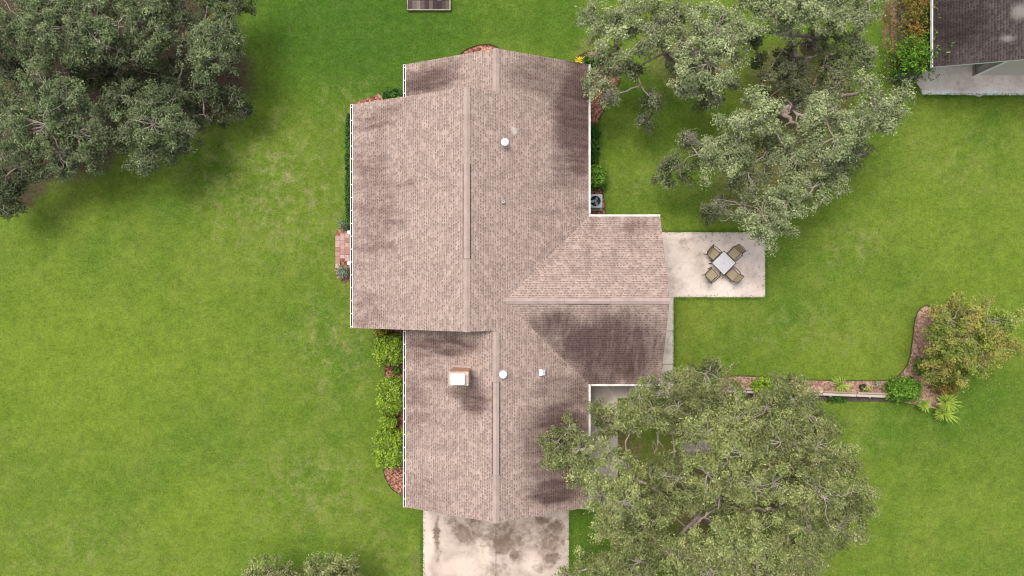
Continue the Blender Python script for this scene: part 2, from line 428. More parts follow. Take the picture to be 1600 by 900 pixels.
M['guard'] = plain('gutter_guard', (0.50, 0.47, 0.42), 0.6, var=0.25, scale=3)
M['litter'] = plain('leaf_litter', (0.06, 0.045, 0.035), 0.95, var=0.5, scale=8)
M['siding'] = siding_mat('pale_siding', (0.62, 0.58, 0.5))
M['nsiding'] = siding_mat('stucco', (0.50, 0.45, 0.40))
M['nwall'] = siding_mat('grey_green_siding', (0.26, 0.28, 0.25))
M['glass'] = plain('window_glass', (0.03, 0.04, 0.05), 0.08, var=0.1, spec=0.6)
M['metal_white'] = plain('white_metal', (0.8, 0.8, 0.82), 0.35, var=0.03)
M['metal_grey'] = plain('galvanised_metal', (0.32, 0.33, 0.34), 0.4, 0.5, var=0.2)
M['dark_metal'] = plain('dark_metal', (0.03, 0.027, 0.025), 0.45, var=0.2)
M['brick'] = brick_mat('chimney_brick', (0.44, 0.20, 0.12), (0.36, 0.16, 0.10), (0.4, 0.33, 0.27))
M['cement'] = plain('cement', (0.40, 0.33, 0.27), 0.95, var=0.25, scale=5)
def G(px, py, rx, ry, s, rot=0):
    x, y = W(px, py); return (x, y, rx / 30.5, ry / 30.5, s, rot)
M['driveway'] = concrete_mat('driveway_concrete', (0.39, 0.315, 0.262),
    [G(790, 840, 70, 50, 0.62), G(860, 840, 46, 60, 0.58), G(735, 830, 46, 44, .55), G(775, 890, 40, 30, .4), G(682, 835, 9, 45, 0.8), G(686, 870, 8, 25, .5), G(725, 830, 26, 26, 0.9), G(705, 815, 20, 16, .5), G(785, 850, 24, 30, 1.0), G(805, 868, 20, 18, 0.7), G(800, 845, 30, 26, .6), G(848, 812, 24, 12, 0.85), G(868, 822, 22, 22, 0.8), G(790, 825, 16, 9, .8), G(862, 872, 26, 20, 0.9), G(880, 845, 10, 22, .5), G(840, 850, 14, 20, .5), G(740, 812, 30, 12, .6), G(770, 890, 10, 20, .4), G(845, 888, 22, 14, .5)], (0.135, 0.092, 0.068),
    joints_x=[W(775, 0)[0]], joints_y=[], light=[G(665, 850, 18, 90, .7), G(720, 885, 60, 24, 0.55), G(757, 865, 18, 40, .55), G(830, 880, 24, 25, .4), G(770, 960, 120, 60, .5)], grime=0.5)
M['patio'] = concrete_mat('patio_concrete', (0.49, 0.41, 0.355), [G(1066, 378, 22, 15, 0.45), G(1050, 420, 20, 14, .25), G(1100, 372, 16, 8, .35), G(1095, 400, 24, 16, 0.22), G(1058, 448, 26, 8, .25), G(1150, 395, 16, 10, .2)], (0.21, 0.155, 0.125), joints_x=[], grime=0.35,
    light=[G(1120, 452, 90, 20, .25)])
M['walk'] = concrete_mat('walkway_concrete', (0.50, 0.43, 0.375), [G(925, 640, 14, 60, 0.35), G(1040, 590, 20, 20, .4)], (0.2, 0.16, 0.13), joints_y=[W(0, 517)[1], W(0, 569)[1], W(0, 660)[1], W(0, 720)[1]], joints_x=[W(981, 0)[0]], grime=0.5)
M['npatio'] = concrete_mat('neighbour_concrete', (0.78, 0.67, 0.56), [G(1500, 127, 14, 10, .25), G(1550, 132, 30, 6, .2)], (0.3, 0.2, 0.14), joints_y=[], grime=0.2)
M['npatio_edge'] = concrete_mat('pale_concrete_edge', (0.76, 0.73, 0.69), grime=0.15)
M['mulch'] = mulch_mat('bark_mulch', (0.09, 0.035, 0.024), (0.22, 0.09, 0.06), (0.40, 0.21, 0.15))
M['mulch_pale'] = mulch_mat('weathered_mulch', (0.17, 0.09, 0.062), (0.29, 0.165, 0.12), (0.40, 0.27, 0.20))
M['edging'] = plain('edging_plastic', (0.045, 0.028, 0.022), 0.7, var=0.3)
M['timber'] = island_mat('weathered_timber', [(0.0, (0.24, 0.18, 0.14)), (0.5, (0.34, 0.27, 0.22)), (1.0, (0.42, 0.35, 0.29))])
M['lattice'] = island_mat('lattice_wood', [(0.0, (0.22, 0.175, 0.135)), (1.0, (0.34, 0.28, 0.225))])
M['deck'] = island_mat('weathered_boards', [(0.0, (0.025, 0.017, 0.018)), (0.5, (0.052, 0.036, 0.034)), (0.85, (0.10, 0.076, 0.066)), (1.0, (0.17, 0.135, 0.115))])
M['deck_rim'] = plain('pale_weathered_rim', (0.27, 0.23, 0.18), 0.9, var=0.35, scale=6)
M['paver'] = island_mat('clay_pavers', [(0.0, (0.20, 0.10, 0.07)), (0.12, (0.28, 0.15, 0.11)), (0.3, (0.33, 0.19, 0.165)), (0.7, (0.39, 0.24, 0.21)), (1.0, (0.44, 0.29, 0.255))])
M['fabric'] = plain('sling_fabric', (0.26, 0.205, 0.13), 0.85, var=0.12, scale=5)
M['frame'] = plain('bronze_frame', (0.035, 0.026, 0.020), 0.4, var=0.2)
M['ac_grey'] = plain('ac_grey_paint', (0.24, 0.27, 0.30), 0.5, var=0.1)
M['ac_dark'] = plain('ac_dark', (0.012, 0.014, 0.018), 0.5)
M['blade'] = plain('fan_blade', (0.22, 0.225, 0.235), 0.4, 0.3)
M['terracotta'] = plain('dark_pot', (0.02, 0.018, 0.016), 0.5)
M['bark'] = bark_mat('oak_bark', (0.15, 0.115, 0.09), (0.34, 0.28, 0.235))
M['twig'] = plain('lichened_twigs', (0.33, 0.295, 0.235), 0.9, var=0.3, scale=3)
M['moss'] = leaf_mat('hanging_moss', [(0.15, 0.135, 0.105), (0.22, 0.195, 0.155), (0.29, 0.26, 0.21), (0.36, 0.32, 0.26)], 0.2)
M['oak_grey'] = leaf_mat('oak_leaves_grey_green', [(0.045, 0.060, 0.022), (0.14, 0.17, 0.068), (0.31, 0.345, 0.165), (0.52, 0.54, 0.32)], tint=((0.24, 0.235, 0.14), 0.35))
M['oak_green'] = leaf_mat('oak_leaves_yellow_green', [(0.05, 0.068, 0.020), (0.15, 0.178, 0.054), (0.31, 0.33, 0.125), (0.52, 0.51, 0.25)], tint=((0.15, 0.145, 0.055), 0.35))
M['wood_leaf'] = leaf_mat('woodland_leaves', [(0.022, 0.033, 0.012), (0.078, 0.105, 0.040), (0.19, 0.23, 0.10), (0.38, 0.43, 0.22)], tint=((0.11, 0.11, 0.07), 0.4))
M['myrtle'] = leaf_mat('olive_leaves', [(0.06, 0.095, 0.015), (0.15, 0.20, 0.03), (0.27, 0.30, 0.06), (0.42, 0.38, 0.12)], tint=((0.42, 0.27, 0.09), 0.45))
M['box'] = leaf_mat('bright_shrub_leaves', [(0.05, 0.10, 0.008), (0.15, 0.24, 0.012), (0.27, 0.37, 0.02), (0.39, 0.48, 0.04)], clump=3.0, spec=0.4, rough=0.4)
M['box_dark'] = leaf_mat('dark_shrub_leaves', [(0.02, 0.055, 0.010), (0.035, 0.09, 0.014), (0.06, 0.14, 0.022), (0.10, 0.19, 0.035)], clump=3.0)
M['yellow'] = leaf_mat('variegated_leaves', [(0.10, 0.12, 0.02), (0.25, 0.24, 0.03), (0.42, 0.38, 0.06), (0.5, 0.45, 0.1)], clump=4.0)
M['flower'] = leaf_mat('yellow_leaves', [(0.55, 0.38, 0.01), (0.7, 0.5, 0.02), (0.75, 0.6, 0.05), (0.8, 0.66, 0.1)], clump=4.0)
M['silver'] = leaf_mat('silver_leaves', [(0.10, 0.13, 0.08), (0.19, 0.23, 0.15), (0.29, 0.33, 0.23), (0.36, 0.4, 0.3)], clump=4.0)
M['mid'] = leaf_mat('mid_green_leaves', [(0.035, 0.09, 0.010), (0.085, 0.18, 0.018), (0.16, 0.28, 0.028), (0.26, 0.38, 0.05)], clump=3.0)
M['hedge_red'] = leaf_mat('red_tipped_leaves', [(0.06, 0.09, 0.02), (0.13, 0.15, 0.03), (0.24, 0.17, 0.04), (0.38, 0.16, 0.05)], clump=2.5, tint=((0.32, 0.12, 0.04), 0.5))
M['yucca'] = leaf_mat('yucca_leaves', [(0.11, 0.20, 0.03), (0.20, 0.30, 0.04), (0.34, 0.38, 0.06), (0.5, 0.46, 0.12)], clump=4.0)
M['fallen'] = leaf_mat('dry_leaves', [(0.07, 0.05, 0.03), (0.16, 0.11, 0.06), (0.28, 0.21, 0.11), (0.42, 0.36, 0.24)])
M['grass'] = leaf_mat('grass_blades', [(0.04, 0.11, 0.010), (0.07, 0.16, 0.015), (0.11, 0.21, 0.024), (0.17, 0.24, 0.05)], clump=1.0, spec=0.1)

# ------------------------------------------------------------------ ground
def sheet(name, poly, z, mat, kind='structure'):
    m = MB(); n = len(poly)
    a = sum(poly[i][0] * poly[(i + 1) % n][1] - poly[(i + 1) % n][0] * poly[i][1] for i in range(n))
    if a < 0: poly = poly[::-1]
    m.add([(p[0], p[1], z) for p in poly], [tuple(range(n))])
    return tag(m.build(name, mat), kind=kind)
def slab(name, poly, z0, z1, mat, kind='structure'):
    m = MB(); m.prism(poly, z0, z1); return tag(m.build(name, mat), kind=kind)
sheet('lawn', [(-300, -300), (300, -300), (300, 300), (-300, 300)], 0.0, M['lawn'])

def rect(px0, py0, px1, py1):
    a = W(px0, py0); b = W(px1, py1); return [(a[0], a[1]), (b[0], a[1]), (b[0], b[1]), (a[0], b[1])]
slab('driveway', rect(661, 772, 889, 1500), -0.1, 0.05, M['driveway'])
slab('patio', rect(1005, 363, 1195, 464.5), -0.1, 0.06, M['patio'])
wk = [W(1020, 464.8), W(1052, 464.8), W(1052, 622), W(965, 622), W(965, 795), W(889.4, 795), W(889.4, 600), W(1020, 600)]
slab('walkway', wk, -0.1, 0.056, M['walk'])
slab('neighbour_patio', [W(1436, 118), W(1460, 100), W(1478, 60), W(1900, 60), W(1900, 141), W(1440, 141), W(1430, 128)], -0.1, 0.055, M['npatio'])
slab('neighbour_patio_edge', [W(1439, 141.3), W(1900, 141.3), W(1900, 149), W(1536, 149), W(1530, 152), W(1522, 149), W(1441, 148)], -0.1, 0.052, M['npatio_edge'])

def smooth_line(pts, k=6):
    P = [Vector((p[0], p[1], 0)) for p in pts]; out = []
    for i in range(len(P) - 1):
        p0 = P[max(i - 1, 0)]; p1 = P[i]; p2 = P[i + 1]; p3 = P[min(i + 2, len(P) - 1)]
        for j in range(k):
            t = j / k
            q = 0.5 * ((2 * p1) + (p2 - p0) * t + (2 * p0 - 5 * p1 + 4 * p2 - p3) * t * t + (3 * p1 - p0 - 3 * p2 + p3) * t ** 3)
            out.append((q.x, q.y))
    out.append((P[-1].x, P[-1].y)); return out
def edging(path, label):
    m = MB(); m.tube([(p[0], p[1], 0.045) for p in path], 0.024, 5)
    return tag(m.build('garden_edging', M['edging']), label, 'edging')

# mulch beds
nb = smooth_line([W(718, 86), W(728, 78), W(745, 71), W(760, 69.5), W(775, 73), W(790, 86)])
sheet('mulch_bed', nb + [W(790, 140), W(718, 140)], 0.022, M['mulch'])
edging(nb, 'dark edging of the small mulch bed at the north gable peak')
neb = smooth_line([W(893, 104), W(900, 92), W(912, 84), W(930, 79), W(950, 84), W(966, 100), W(968, 125), W(960, 145), W(948, 165), W(938, 182), W(932, 205), W(933, 240), W(938, 280), W(945, 320), W(947, 352)])
sheet('mulch_bed', neb + [W(890, 352), W(890, 110)], 0.022, M['mulch'])
edging(neb, 'dark curved edging of the mulch bed east of the house behind the air conditioner')
wb = smooth_line([W(598, 512), W(602, 545), W(601, 590), W(601, 640), W(600, 700), W(600, 738), W(605, 752), W(614, 765), W(630, 775), W(642, 779)])
sheet('mulch_bed', wb + [W(665, 779), W(665, 512)], 0.022, M['mulch'])
edging(wb[-30:], 'dark curved edging at the front corner of the clipped shrub bed')
pb = [W(560, 335), W(541, 345), W(532, 358), W(525, 362), W(524, 425), W(528, 436), W(538, 440), W(560, 442)]
sheet('mulch_bed', pb, 0.018, M['mulch'])
sheet('mulch_bed', [W(600, 144), W(640, 140), W(640, 175), W(560, 175), W(543, 165)], 0.018, M['mulch'])
eb_top = smooth_line([W(1120, 590), W(1150, 587), W(1190, 588.5), W(1225, 592), W(1300, 594), W(1370, 594.5), W(1392, 592), W(1410, 580), W(1420, 560), W(1425, 530), W(1428, 505), W(1434, 486), W(1446, 477), W(1457, 483), W(1462, 500), W(1463, 530), W(1461, 580)])
sheet('mulch_bed', eb_top + [W(1480, 605), W(1492, 630), W(1478, 642), W(1445, 636), W(1400, 626), W(1120, 622)], 0.022, M['mulch_pale'])
edging(eb_top, 'thin dark edging curving round the long east garden bed')

# ------------------------------------------------------------------ the house
ZE = 2.7
def uvmesh(name, planes, mat, parent, thick=0.16, offs=None):
    """planes: (polygon of xy, function z(x,y), eave axis 'x'|'y', eave coord, sign) -> one roof mesh with slope UVs"""
    V = []; Fc = []; UV = []; sm = []
    for pl in planes:
        poly, zf, ax, ec = pl[:4]; top_i = pl[4] if len(pl) > 4 else 0
        n = len(poly); a = sum(poly[i][0] * poly[(i + 1) % n][1] - poly[(i + 1) % n][0] * poly[i][1] for i in range(n))
        if a < 0: poly = poly[::-1]
        b = len(V)
        V += [(x, y, zf(x, y)) for x, y in poly] + [(x, y, zf(x, y) - thick) for x, y in poly]
        def uv(x, y):
            z = zf(x, y); d = abs((x if ax == 'x' else y) - ec); return ((y if ax == 'x' else x), math.hypot(d, z - zf(*( (ec, y) if ax == 'x' else (x, ec)))))
        Fc.append(list(range(b, b + n))); UV.append([uv(*p) for p in poly]); sm.append(top_i)
        Fc.append(list(range(b + n, b + 2 * n))[::-1]); UV.append([(0, 0)] * n); sm.append(1)
        for i in range(n):
            j = (i + 1) % n; Fc.append([b + n + i, b + n + j, b + j, b + i]); UV.append([(0, 0)] * 4); sm.append(1)
    me = bpy.data.meshes.new(name); me.from_pydata(V, [], Fc)
    me.materials.append(mat); me.materials.append(M['white']); me.materials.append(M['shingle_south'])
    me.polygons.foreach_set('material_index', sm)
    L = me.uv_layers.new(name='UVMap'); k = 0
    for f in UV:
        for q in f: L.data[k].uv = q; k += 1
    me.update(); o = bpy.data.objects.new(name, me); COL.objects.link(o); o.parent = parent
    return o

house = empty('house', (0, 0, 0))
tag(house, 'single storey house with pinkish brown shingle gable roofs in the middle of the lawn', 'house')
AX0, AXR, AZR, AYN, AYS = -7.53, -1.955, 5.4875, 8.69, -1.89
BX0, BXR, BZR, BYN, BYS = -5.03, -0.705, 4.8625, 10.58, -10.37
EX = 3.62
CY, CZR, CX1, CN, CS = -0.58, 4.68, 7.01, 3.38, -4.54
VX = EX - 3.96
fR = lambda x, y: ZE + (EX - x) / 2
fA = lambda x, y: ZE + (x - AX0) / 2
fB = lambda x, y: ZE + (x - BX0) / 2
fCn = lambda x, y: ZE + (CN - y) / 2
fCs = lambda x, y: ZE + (y - CS) / 2
right = [(EX, BYS), (EX, CS), (VX, CY), (EX, CN), (EX, BYN), (BXR, BYN), (BXR, AYN), (AXR, AYN), (AXR, AYS), (BXR, AYS), (BXR, BYS)]
uvmesh('roof', [(right, fR, 'x', EX),
                ([(AX0, AYS), (AXR, AYS), (AXR, AYN), (AX0, AYN)], fA, 'x', AX0),
                ([(BX0, AYN - 0.6), (BXR, AYN - 0.6), (BXR, BYN), (BX0, BYN)], fB, 'x', BX0),
                ([(BX0, BYS), (BXR, BYS), (BXR, AYS + 0.6), (BX0, AYS + 0.6)], fB, 'x', BX0),
                ([(EX, CN), (VX, CY), (CX1, CY), (CX1, CN)], fCn, 'y', CN),
                ([(EX, CS), (VX, CY), (CX1, CY), (CX1, CS)], fCs, 'y', CS, 2)], M['shingle'], house)

def ridge_cap(p0, p1, w=0.15, lift=0.012, vent=None):
    """lapped cap shingles bent over the ridge line p0-p1"""
    p0 = Vector(p0); p1 = Vector(p1); d = (p1 - p0); Ln = d.length; d.normalize(); s = Vector((-d.y, d.x, 0))
    m = MB(); n = int(Ln / 0.2); rg = random.Random(int(Ln * 100))
    for i in range(n):
        a = p0 + d * (Ln * i / n); b = p0 + d * (Ln * (i + 1) / n + 0.02)
        j = rg.uniform(-0.012, 0.012)
        vs = []
        for q, h in ((a, 0.022), (b, 0.010)):
            for k in (-1, 0, 1):
                vs.append(q + s * (k * (w + j)) + Vector((0, 0, lift + h - abs(k) * w * 0.5)))
        vs += [v - Vector((0, 0, 0.014)) for v in vs[:3]]
        m.add(vs, [(0, 1, 4, 3), (1, 2, 5, 4), (6, 7, 1, 0), (7, 8, 2, 1)])
    o = m.build('ridge_cap', M['cap'], house)
    if vent:
        a, b = vent; A = p0 + d * a; B = p0 + d * b; m = MB(); wv = w - 0.01
        for lo, hi, mi in ((0.02, 0.075, 0),):
            vs = []
            for q in (A, B):
                for k in (-1, 0, 1): vs.append(q + s * (k * wv) + Vector((0, 0, hi - abs(k) * w * 0.45)))
                for k in (-1, 0, 1): vs.append(q + s * (k * wv) + Vector((0, 0, lo - 0.02 - abs(k) * w * 0.5)))
            m.add(vs, [(0, 1, 7, 6), (1, 2, 8, 7)], 0)
            m.add(vs, [(3, 0, 6, 9), (2, 5, 11, 8), (0, 3, 4, 1), (1, 4, 5, 2), (6, 7, 10, 9), (7, 8, 11, 10)], 1)
        # dark louvre lip along both long edges
        for k in (-1, 1):
            m.tube([A + s * (k * (wv + 0.012)) + Vector((0, 0, -0.045)), B + s * (k * (wv + 0.012)) + Vector((0, 0, -0.045))], 0.016, 5, 1)
        m.build('ridge_vent', [M['vent'], M['litter']], house)
ridge_cap((AXR, AYN, AZR), (AXR, AYS, AZR), vent=((AYN - W(0, 256, 5.5)[1]), (AYN - W(0, 404, 5.5)[1])))
ridge_cap((BXR, BYN, BZR), (BXR, AYN - 0.1, BZR))
ridge_cap((BXR, AYS - 0.02, BZR), (BXR, BYS, BZR), vent=(AYS - W(0, 597, 4.9)[1], AYS - W(0, 742, 4.9)[1]))
ridge_cap((VX + 0.05, CY, CZR), (CX1, CY, CZR), w=0.13, vent=(W(880, 0, 4.7)[0] - VX, W(951, 0, 4.7)[0] - VX))

# walls with gables
m = MB()
o1 = 0.42
def wallbox(x0, x1, y0, y1): m.prism([(x0, y0), (x1, y0), (x1, y1), (x0, y1)], 0.0, ZE - 0.1)
wallbox(AX0 + o1, EX - o1, AYS + o1, AYN - o1)
wallbox(BX0 + o1, EX - o1 - 0.003, AYN - o1 - 0.01, BYN - o1)
wallbox(BX0 + o1, EX - o1 - 0.003, BYS + o1, AYS + o1 + 0.01)
wallbox(EX - o1 - 0.05, CX1 - o1, CS + o1, CN - o1)
def gable_y(x0, xr, x1, y, dy, zr):
    z = ZE - 0.1
    P = [(x0, y, z), (x1, y, z), (xr, y, zr - 0.2)]; Q = [(a, b + dy, c) for a, b, c in P]
    m.add(P + Q, [(0, 1, 2), (5, 4, 3), (0, 3, 4, 1), (1, 4, 5, 2), (2, 5, 3, 0)])
gable_y(AX0 + .4, AXR, EX - .4, AYN - o1 - 0.1, 0.1, AZR)
gable_y(AX0 + .4, AXR, EX - .4, AYS + o1, 0.1, AZR)
gable_y(BX0 + .4, BXR, EX - .4, BYN - o1 - 0.1, 0.1, BZR)
gable_y(BX0 + .4, BXR, EX - .4, BYS + o1, 0.1, BZR)
P = [(CX1 - o1, CS + .4, ZE - .1), (CX1 - o1, CN - .4, ZE - .1), (CX1 - o1, CY, CZR - .2)]
m.add(P + [(a - .1, b, c) for a, b, c in P], [(0, 1, 2), (5, 4, 3), (0, 3, 4, 1), (1, 4, 5, 2), (2, 5, 3, 0)])
m.build('wall', M['siding'], house)

def window(c, w, h, ax):
    """ax 'x': wall faces +-x ; ax 'y': faces +-y; c on the wall plane, d outwards"""
    x, y, z, d = c
    m = MB(); t = 0.06
    def bx(u, v, su, sv, dd, mi=0):
        if ax == 'x': m.box((x + d * dd / 2, y + u, z + v), (dd, su, sv), mi=mi)
        else: m.box((x + u, y + d * dd / 2, z + v), (su, dd, sv), mi=mi)
    bx(0, h / 2 + t / 2, w + 2 * t, t, t); bx(0, -h / 2 - t / 2, w + 2 * t, t, t + .03)
    bx(-w / 2 - t / 2, 0, t, h, t); bx(w / 2 + t / 2, 0, t, h, t); bx(0, 0, w, 0.03, t * .8)
    f = m.build('window', M['white'], house)
    g = MB()
    if ax == 'x': g.box((x + d * 0.01, y, z), (0.02, w, h))
    else: g.box((x, y + d * 0.01, z), (w, 0.02, h))
    g.build('pane', M['glass'], f)
wx = AX0 + o1 - 0.002
for yy in (7.0, 4.9, 0.0): window((wx, yy, 1.5, -1), 1.2, 1.2, 'x')
for yy in (-4.0, -7.5): window((BX0 + o1 - .002, yy, 1.5, -1), 1.2, 1.2, 'x')
for yy in (9.0, 6.2): window((EX - o1 + .002, yy, 1.5, 1), 1.1, 1.2, 'x')
for yy in (-2.6, ): window((CX1 - o1 + .002, yy, 1.5, 1), 1.2, 1.2, 'x')
window((-2.5, BYN - o1 + .002, 1.5, 1), 1.2, 1.2, 'y'); window((1.5, BYN - o1 + .002, 1.5, 1), 1.2, 1.2, 'y')
g = MB(); g.box((-0.7, BYS + o1 - 0.02, 1.1), (4.9, 0.04, 2.15))
gd = g.build('garage_door', M['white'], house)
g = MB(); g.box((wx - 0.02, 2.1, 1.08), (0.05, 0.95, 2.05), bev=0.01); fd = g.build('front_door', M['ac_grey'], house)
g = MB(); g.lathe((wx - 0.07, 2.45, 1.05), [(0.03, 0), (0.035, .03), (0.02, .05)], 8); g.build('handle', M['metal_grey'], fd)
g = MB(); g.box((CX1 - o1 + .02, 1.2, 1.08), (0.05, 1.8, 2.05)); g.build('patio_door', M['glass'], house)

# gutters
def gutter(p0, p1, out, guard=False, step=0.61):
    p0 = Vector(p0); p1 = Vector(p1); out = Vector(out); d = p1 - p0; L = d.length; d.normalize()
    w = 0.10 if guard else 0.125; z = p0.z - 0.02
    m = MB(); a = [(0.0, 0.0), (0.0, -0.1), (w - .02, -0.1), (w, -0.06), (w, 0.0), (w - .026, 0.0), (w - .026, -0.012), (w - .012, -.012), (w - .012, -.06), (w - .03, -0.088), (0.024, -0.088), (0.024, 0.0)]
    vs = []
    for q in (p0, p1):
        for u, v in a: vs.append(Vector((q.x, q.y, z + v)) + out * (u + 0.002))
    n = len(a)
    fs = [(i, (i + 1) % n, n + (i + 1) % n, n + i) for i in range(n)]
    m.add(vs, fs)
    for q in (p0, p1):
        c = Vector((q.x, q.y, z - 0.05)) + out * (w / 2)
        m.box(c, (abs(d.x) * 0.01 + abs(out.x) * w, abs(d.y) * 0.01 + abs(out.y) * w, 0.1))
    o = m.build('gutter', M['white'], house)
    c = (p0 + p1) / 2 + out * (w / 2)
    if guard:
        g = MB(); g.box((c.x, c.y, z + 0.004), (abs(d.x) * (L - .02) + abs(out.x) * (w - .006), abs(d.y) * (L - .02) + abs(out.y) * (w - .006), 0.012)); g.build('leaf_guard', M['guard'], o)
    else:
        g = MB(); g.box((c.x, c.y, z - 0.075), (abs(d.x) * (L - .02) + abs(out.x) * (w - .05), abs(d.y) * (L - .02) + abs(out.y) * (w - .05), 0.02)); g.build('leaf_litter', M['litter'], o)
        k = 0.14
        while k < L:
            q = p0 + d * k + out * (w / 2)
            g = MB(); g.box((q.x, q.y, z + 0.004), (abs(d.x) * 0.032 + abs(out.x) * (w), abs(d.y) * 0.032 + abs(out.y) * (w), 0.008)); g.build('strap', M['white'], o)
            k += step
    return o
gutter((AX0, AYN, ZE), (AX0, AYS, ZE), (-1, 0, 0))
gutter((BX0, BYN, ZE), (BX0, AYN + 0.02, ZE), (-1, 0, 0))
gutter((BX0, AYS - .02, ZE), (BX0, BYS, ZE), (-1, 0, 0))
gutter((EX, BYN, ZE), (EX, CN + 0.14, ZE), (1, 0, 0), True)
gutter((EX, CN, ZE), (CX1, CN, ZE), (0, 1, 0), True)
gutter((EX + 0.14, CS, ZE), (CX1, CS, ZE), (0, -1, 0), True)
gutter((EX, CS, ZE), (EX, BYS, ZE), (1, 0, 0), True)
for (x, y) in ((BX0 - .07, BYS + .5), (AX0 - .07, AYS + .3), (EX + .07, BYN - .3), (CX1 - .5, CN + .07)):
    g = MB(); hx = o1 if x > 0 else o1
    wxl = (EX - o1 + .05) if x > 0 else ((BX0 if x > -6 else AX0) + o1 - .05)
    if y == CN + .07: pts = [(x, y, ZE - .12), (x, CN - o1 + .05, ZE - .5), (x, CN - o1 + .05, .15), (x, CN - o1 + .3, .08)]
    else: pts = [(x, y, ZE - .12), (wxl, y, ZE - .5), (wxl, y, .15), (wxl + (.3 if x > 0 else -.55), y, .08)]
    g.tube(pts, 0.04, 4); g.build('downspout', M['white'], house)

# chimney
ch = MB(); zt = 5.8
ch.box((-2.285, -3.87, (3.6 + zt) / 2), (0.80, 0.54, zt - 3.6))
cho = ch.build('chimney', M['brick'], house)
g = MB(); g.box((-2.285, -3.87, zt + 0.03), (0.86, 0.60, 0.06), bev=0.012); g.build('chimney_crown', M['cement'], cho)
g = MB()
for sx in (-1, 1):
    for sy in (-1, 1): g.box((-2.30 + sx * .2, -3.86 + sy * .14, zt + 0.17), (0.03, 0.03, 0.24))
g.box((-2.30, -3.86, zt + .15), (.36, .26, .18))
g.build('spark_arrestor', M['metal_grey'], cho)
g = MB(); g.box((-2.30, -3.86, zt + 0.305), (0.58, 0.46, 0.03), bev=0.012); g.add([(-2.54, -4.04, zt + .32), (-2.06, -4.04, zt + .32), (-2.06, -3.68, zt + .32), (-2.54, -3.68, zt + .32), (-2.30, -3.86, zt + .36)], [(0, 1, 4), (1, 2, 4), (2, 3, 4), (3, 0, 4)])
g.build('chimney_cap', M['metal_white'], cho)
g = MB(); zz = fB(-2.285, 0)
g.box((-2.285, -3.87, zz + .02), (1.0, 0.74, 0.012), M=Matrix.Rotation(-math.atan(0.5), 4, 'Y')); g.build('flashing', M['vent'], cho)

# vents on the east slope
def vent_cap(x, y, top, r):
    zb = fR(x, y); m = MB(); m.lathe((x, y, zb - .1), [(r * .55, 0), (r * .55, top + .1)], 14)
    v = m.build('roof_vent', M['metal_grey'], house)
    m = MB(); m.lathe((x, y, zb + top), [(r, -.05), (r * 1.02, 0), (r * .85, .05), (r * .4, .085), (.005, .095)], 22); m.build('vent_cap', M['metal_white'], v, smooth=True)
    m = MB(); m.box((x, y, zb + .012), (r * 2.2, r * 2.2, .01), M=Matrix.Rotation(math.atan(0.5), 4, 'Y')); m.build('flashing', M['cap'], v)
vent_cap(-0.31, 6.40, 0.40, 0.17)
vent_cap(-0.39, -3.80, 0.35, 0.175)
m = MB(); x, y = -.37, 3.8; zb = fR(x, y); m.lathe((x, y, zb - .05), [(.05, 0), (.05, .3), (.03, .3), (.03, .2)], 12); m.lathe((x, y, zb + .02), [(.085, 0), (.055, .08)], 12); m.build('plumbing_vent', M['metal_grey'], house)
m = MB(); x, y = 1.36, -3.83; zb = fR(x, y); m.box((x + .02, y, zb + .1), (.26, .26, .24), bev=.01); v = m.build('box_vent', M['metal_grey'], house)
m = MB(); m.box((x - .055, y, zb + .235), (.14, .28, .03), bev=.006); m.build('hood', M['metal_white'], v)
# lamp at the patio gable, small lantern on the walk side
m = MB(); m.tube([(CX1 - o1, -.06, 2.5), (7.16, -.06, 2.5)], .02, 6); m.box((7.18, .01, 2.48), (.09, .07, .07), rz=.5, bev=.01); m.box((7.18, -.13, 2.48), (.09, .07, .07), rz=-.4, bev=.01)
m.build('flood_light', M['metal_white'], house)
m = MB(); m.tube([(CX1 - o1, -3.74, 1.9), (7.2, -3.74, 1.9)], .02, 6, 0); m.lathe((7.25, -3.74, 1.7), [(.05, 0), (.1, .12), (.08, .2), (.02, .26)], 6, 0); m.build('wall_lantern', M['frame'], house)

# ------------------------------------------------------------------ neighbour house
nh = empty('neighbour_house', (24, 14, 0)); tag(nh, 'neighbouring house with dark brown shingle roof cut off by the top right corner', 'house')
NX0, NYS, NXR, NYN = 19.92, 10.46, 25.5, 26.0
nf = lambda x, y: ZE + (x - NX0) * 0.31
nr = lambda x, y: ZE + (2 * NXR - NX0 - x) * 0.31
ro = uvmesh('roof', [([(NX0, NYS), (NXR, NYS), (NXR, NYN), (NX0, NYN)], nf, 'x', NX0), ([(NXR, NYS), (2 * NXR - NX0, NYS), (2 * NXR - NX0, NYN), (NXR, NYN)], nr, 'x', 2 * NXR - NX0)], M['nshingle'], None)
ro.parent = nh; ro.location = (-24, -14, 0)
m = MB(); m.box((NX0 - .018, (NYS + NYN) / 2, ZE - .09), (.035, NYN - NYS, .16)); g = m.build('gutter', M['white'], nh, loc=(-24, -14, 0))
m = MB(); wxc = 23.66; wyc = 10.88
m.prism([(wxc + .05, wyc), (34.6, wyc), (34.6, NYN - .5), (wxc + .05, NYN - .5)], 0, 2.55)
m.add([(wxc + .05, wyc, 2.55), (34.6, wyc, 2.55), (NXR, wyc, nf(NXR, 0) - .17), (wxc + .05, wyc, nf(wxc, 0) - .17)], [(0, 1, 2, 3)])
m.build('south_wall', M['nsiding'], nh, loc=(-24, -14, 0))
m = MB(); m.box((wxc + .02, (wyc + NYN) / 2 + .05, 1.5), (.05, NYN - wyc - .6, 3.0)); m.build('porch_wall', M['nwall'], nh, loc=(-24, -14, 0))
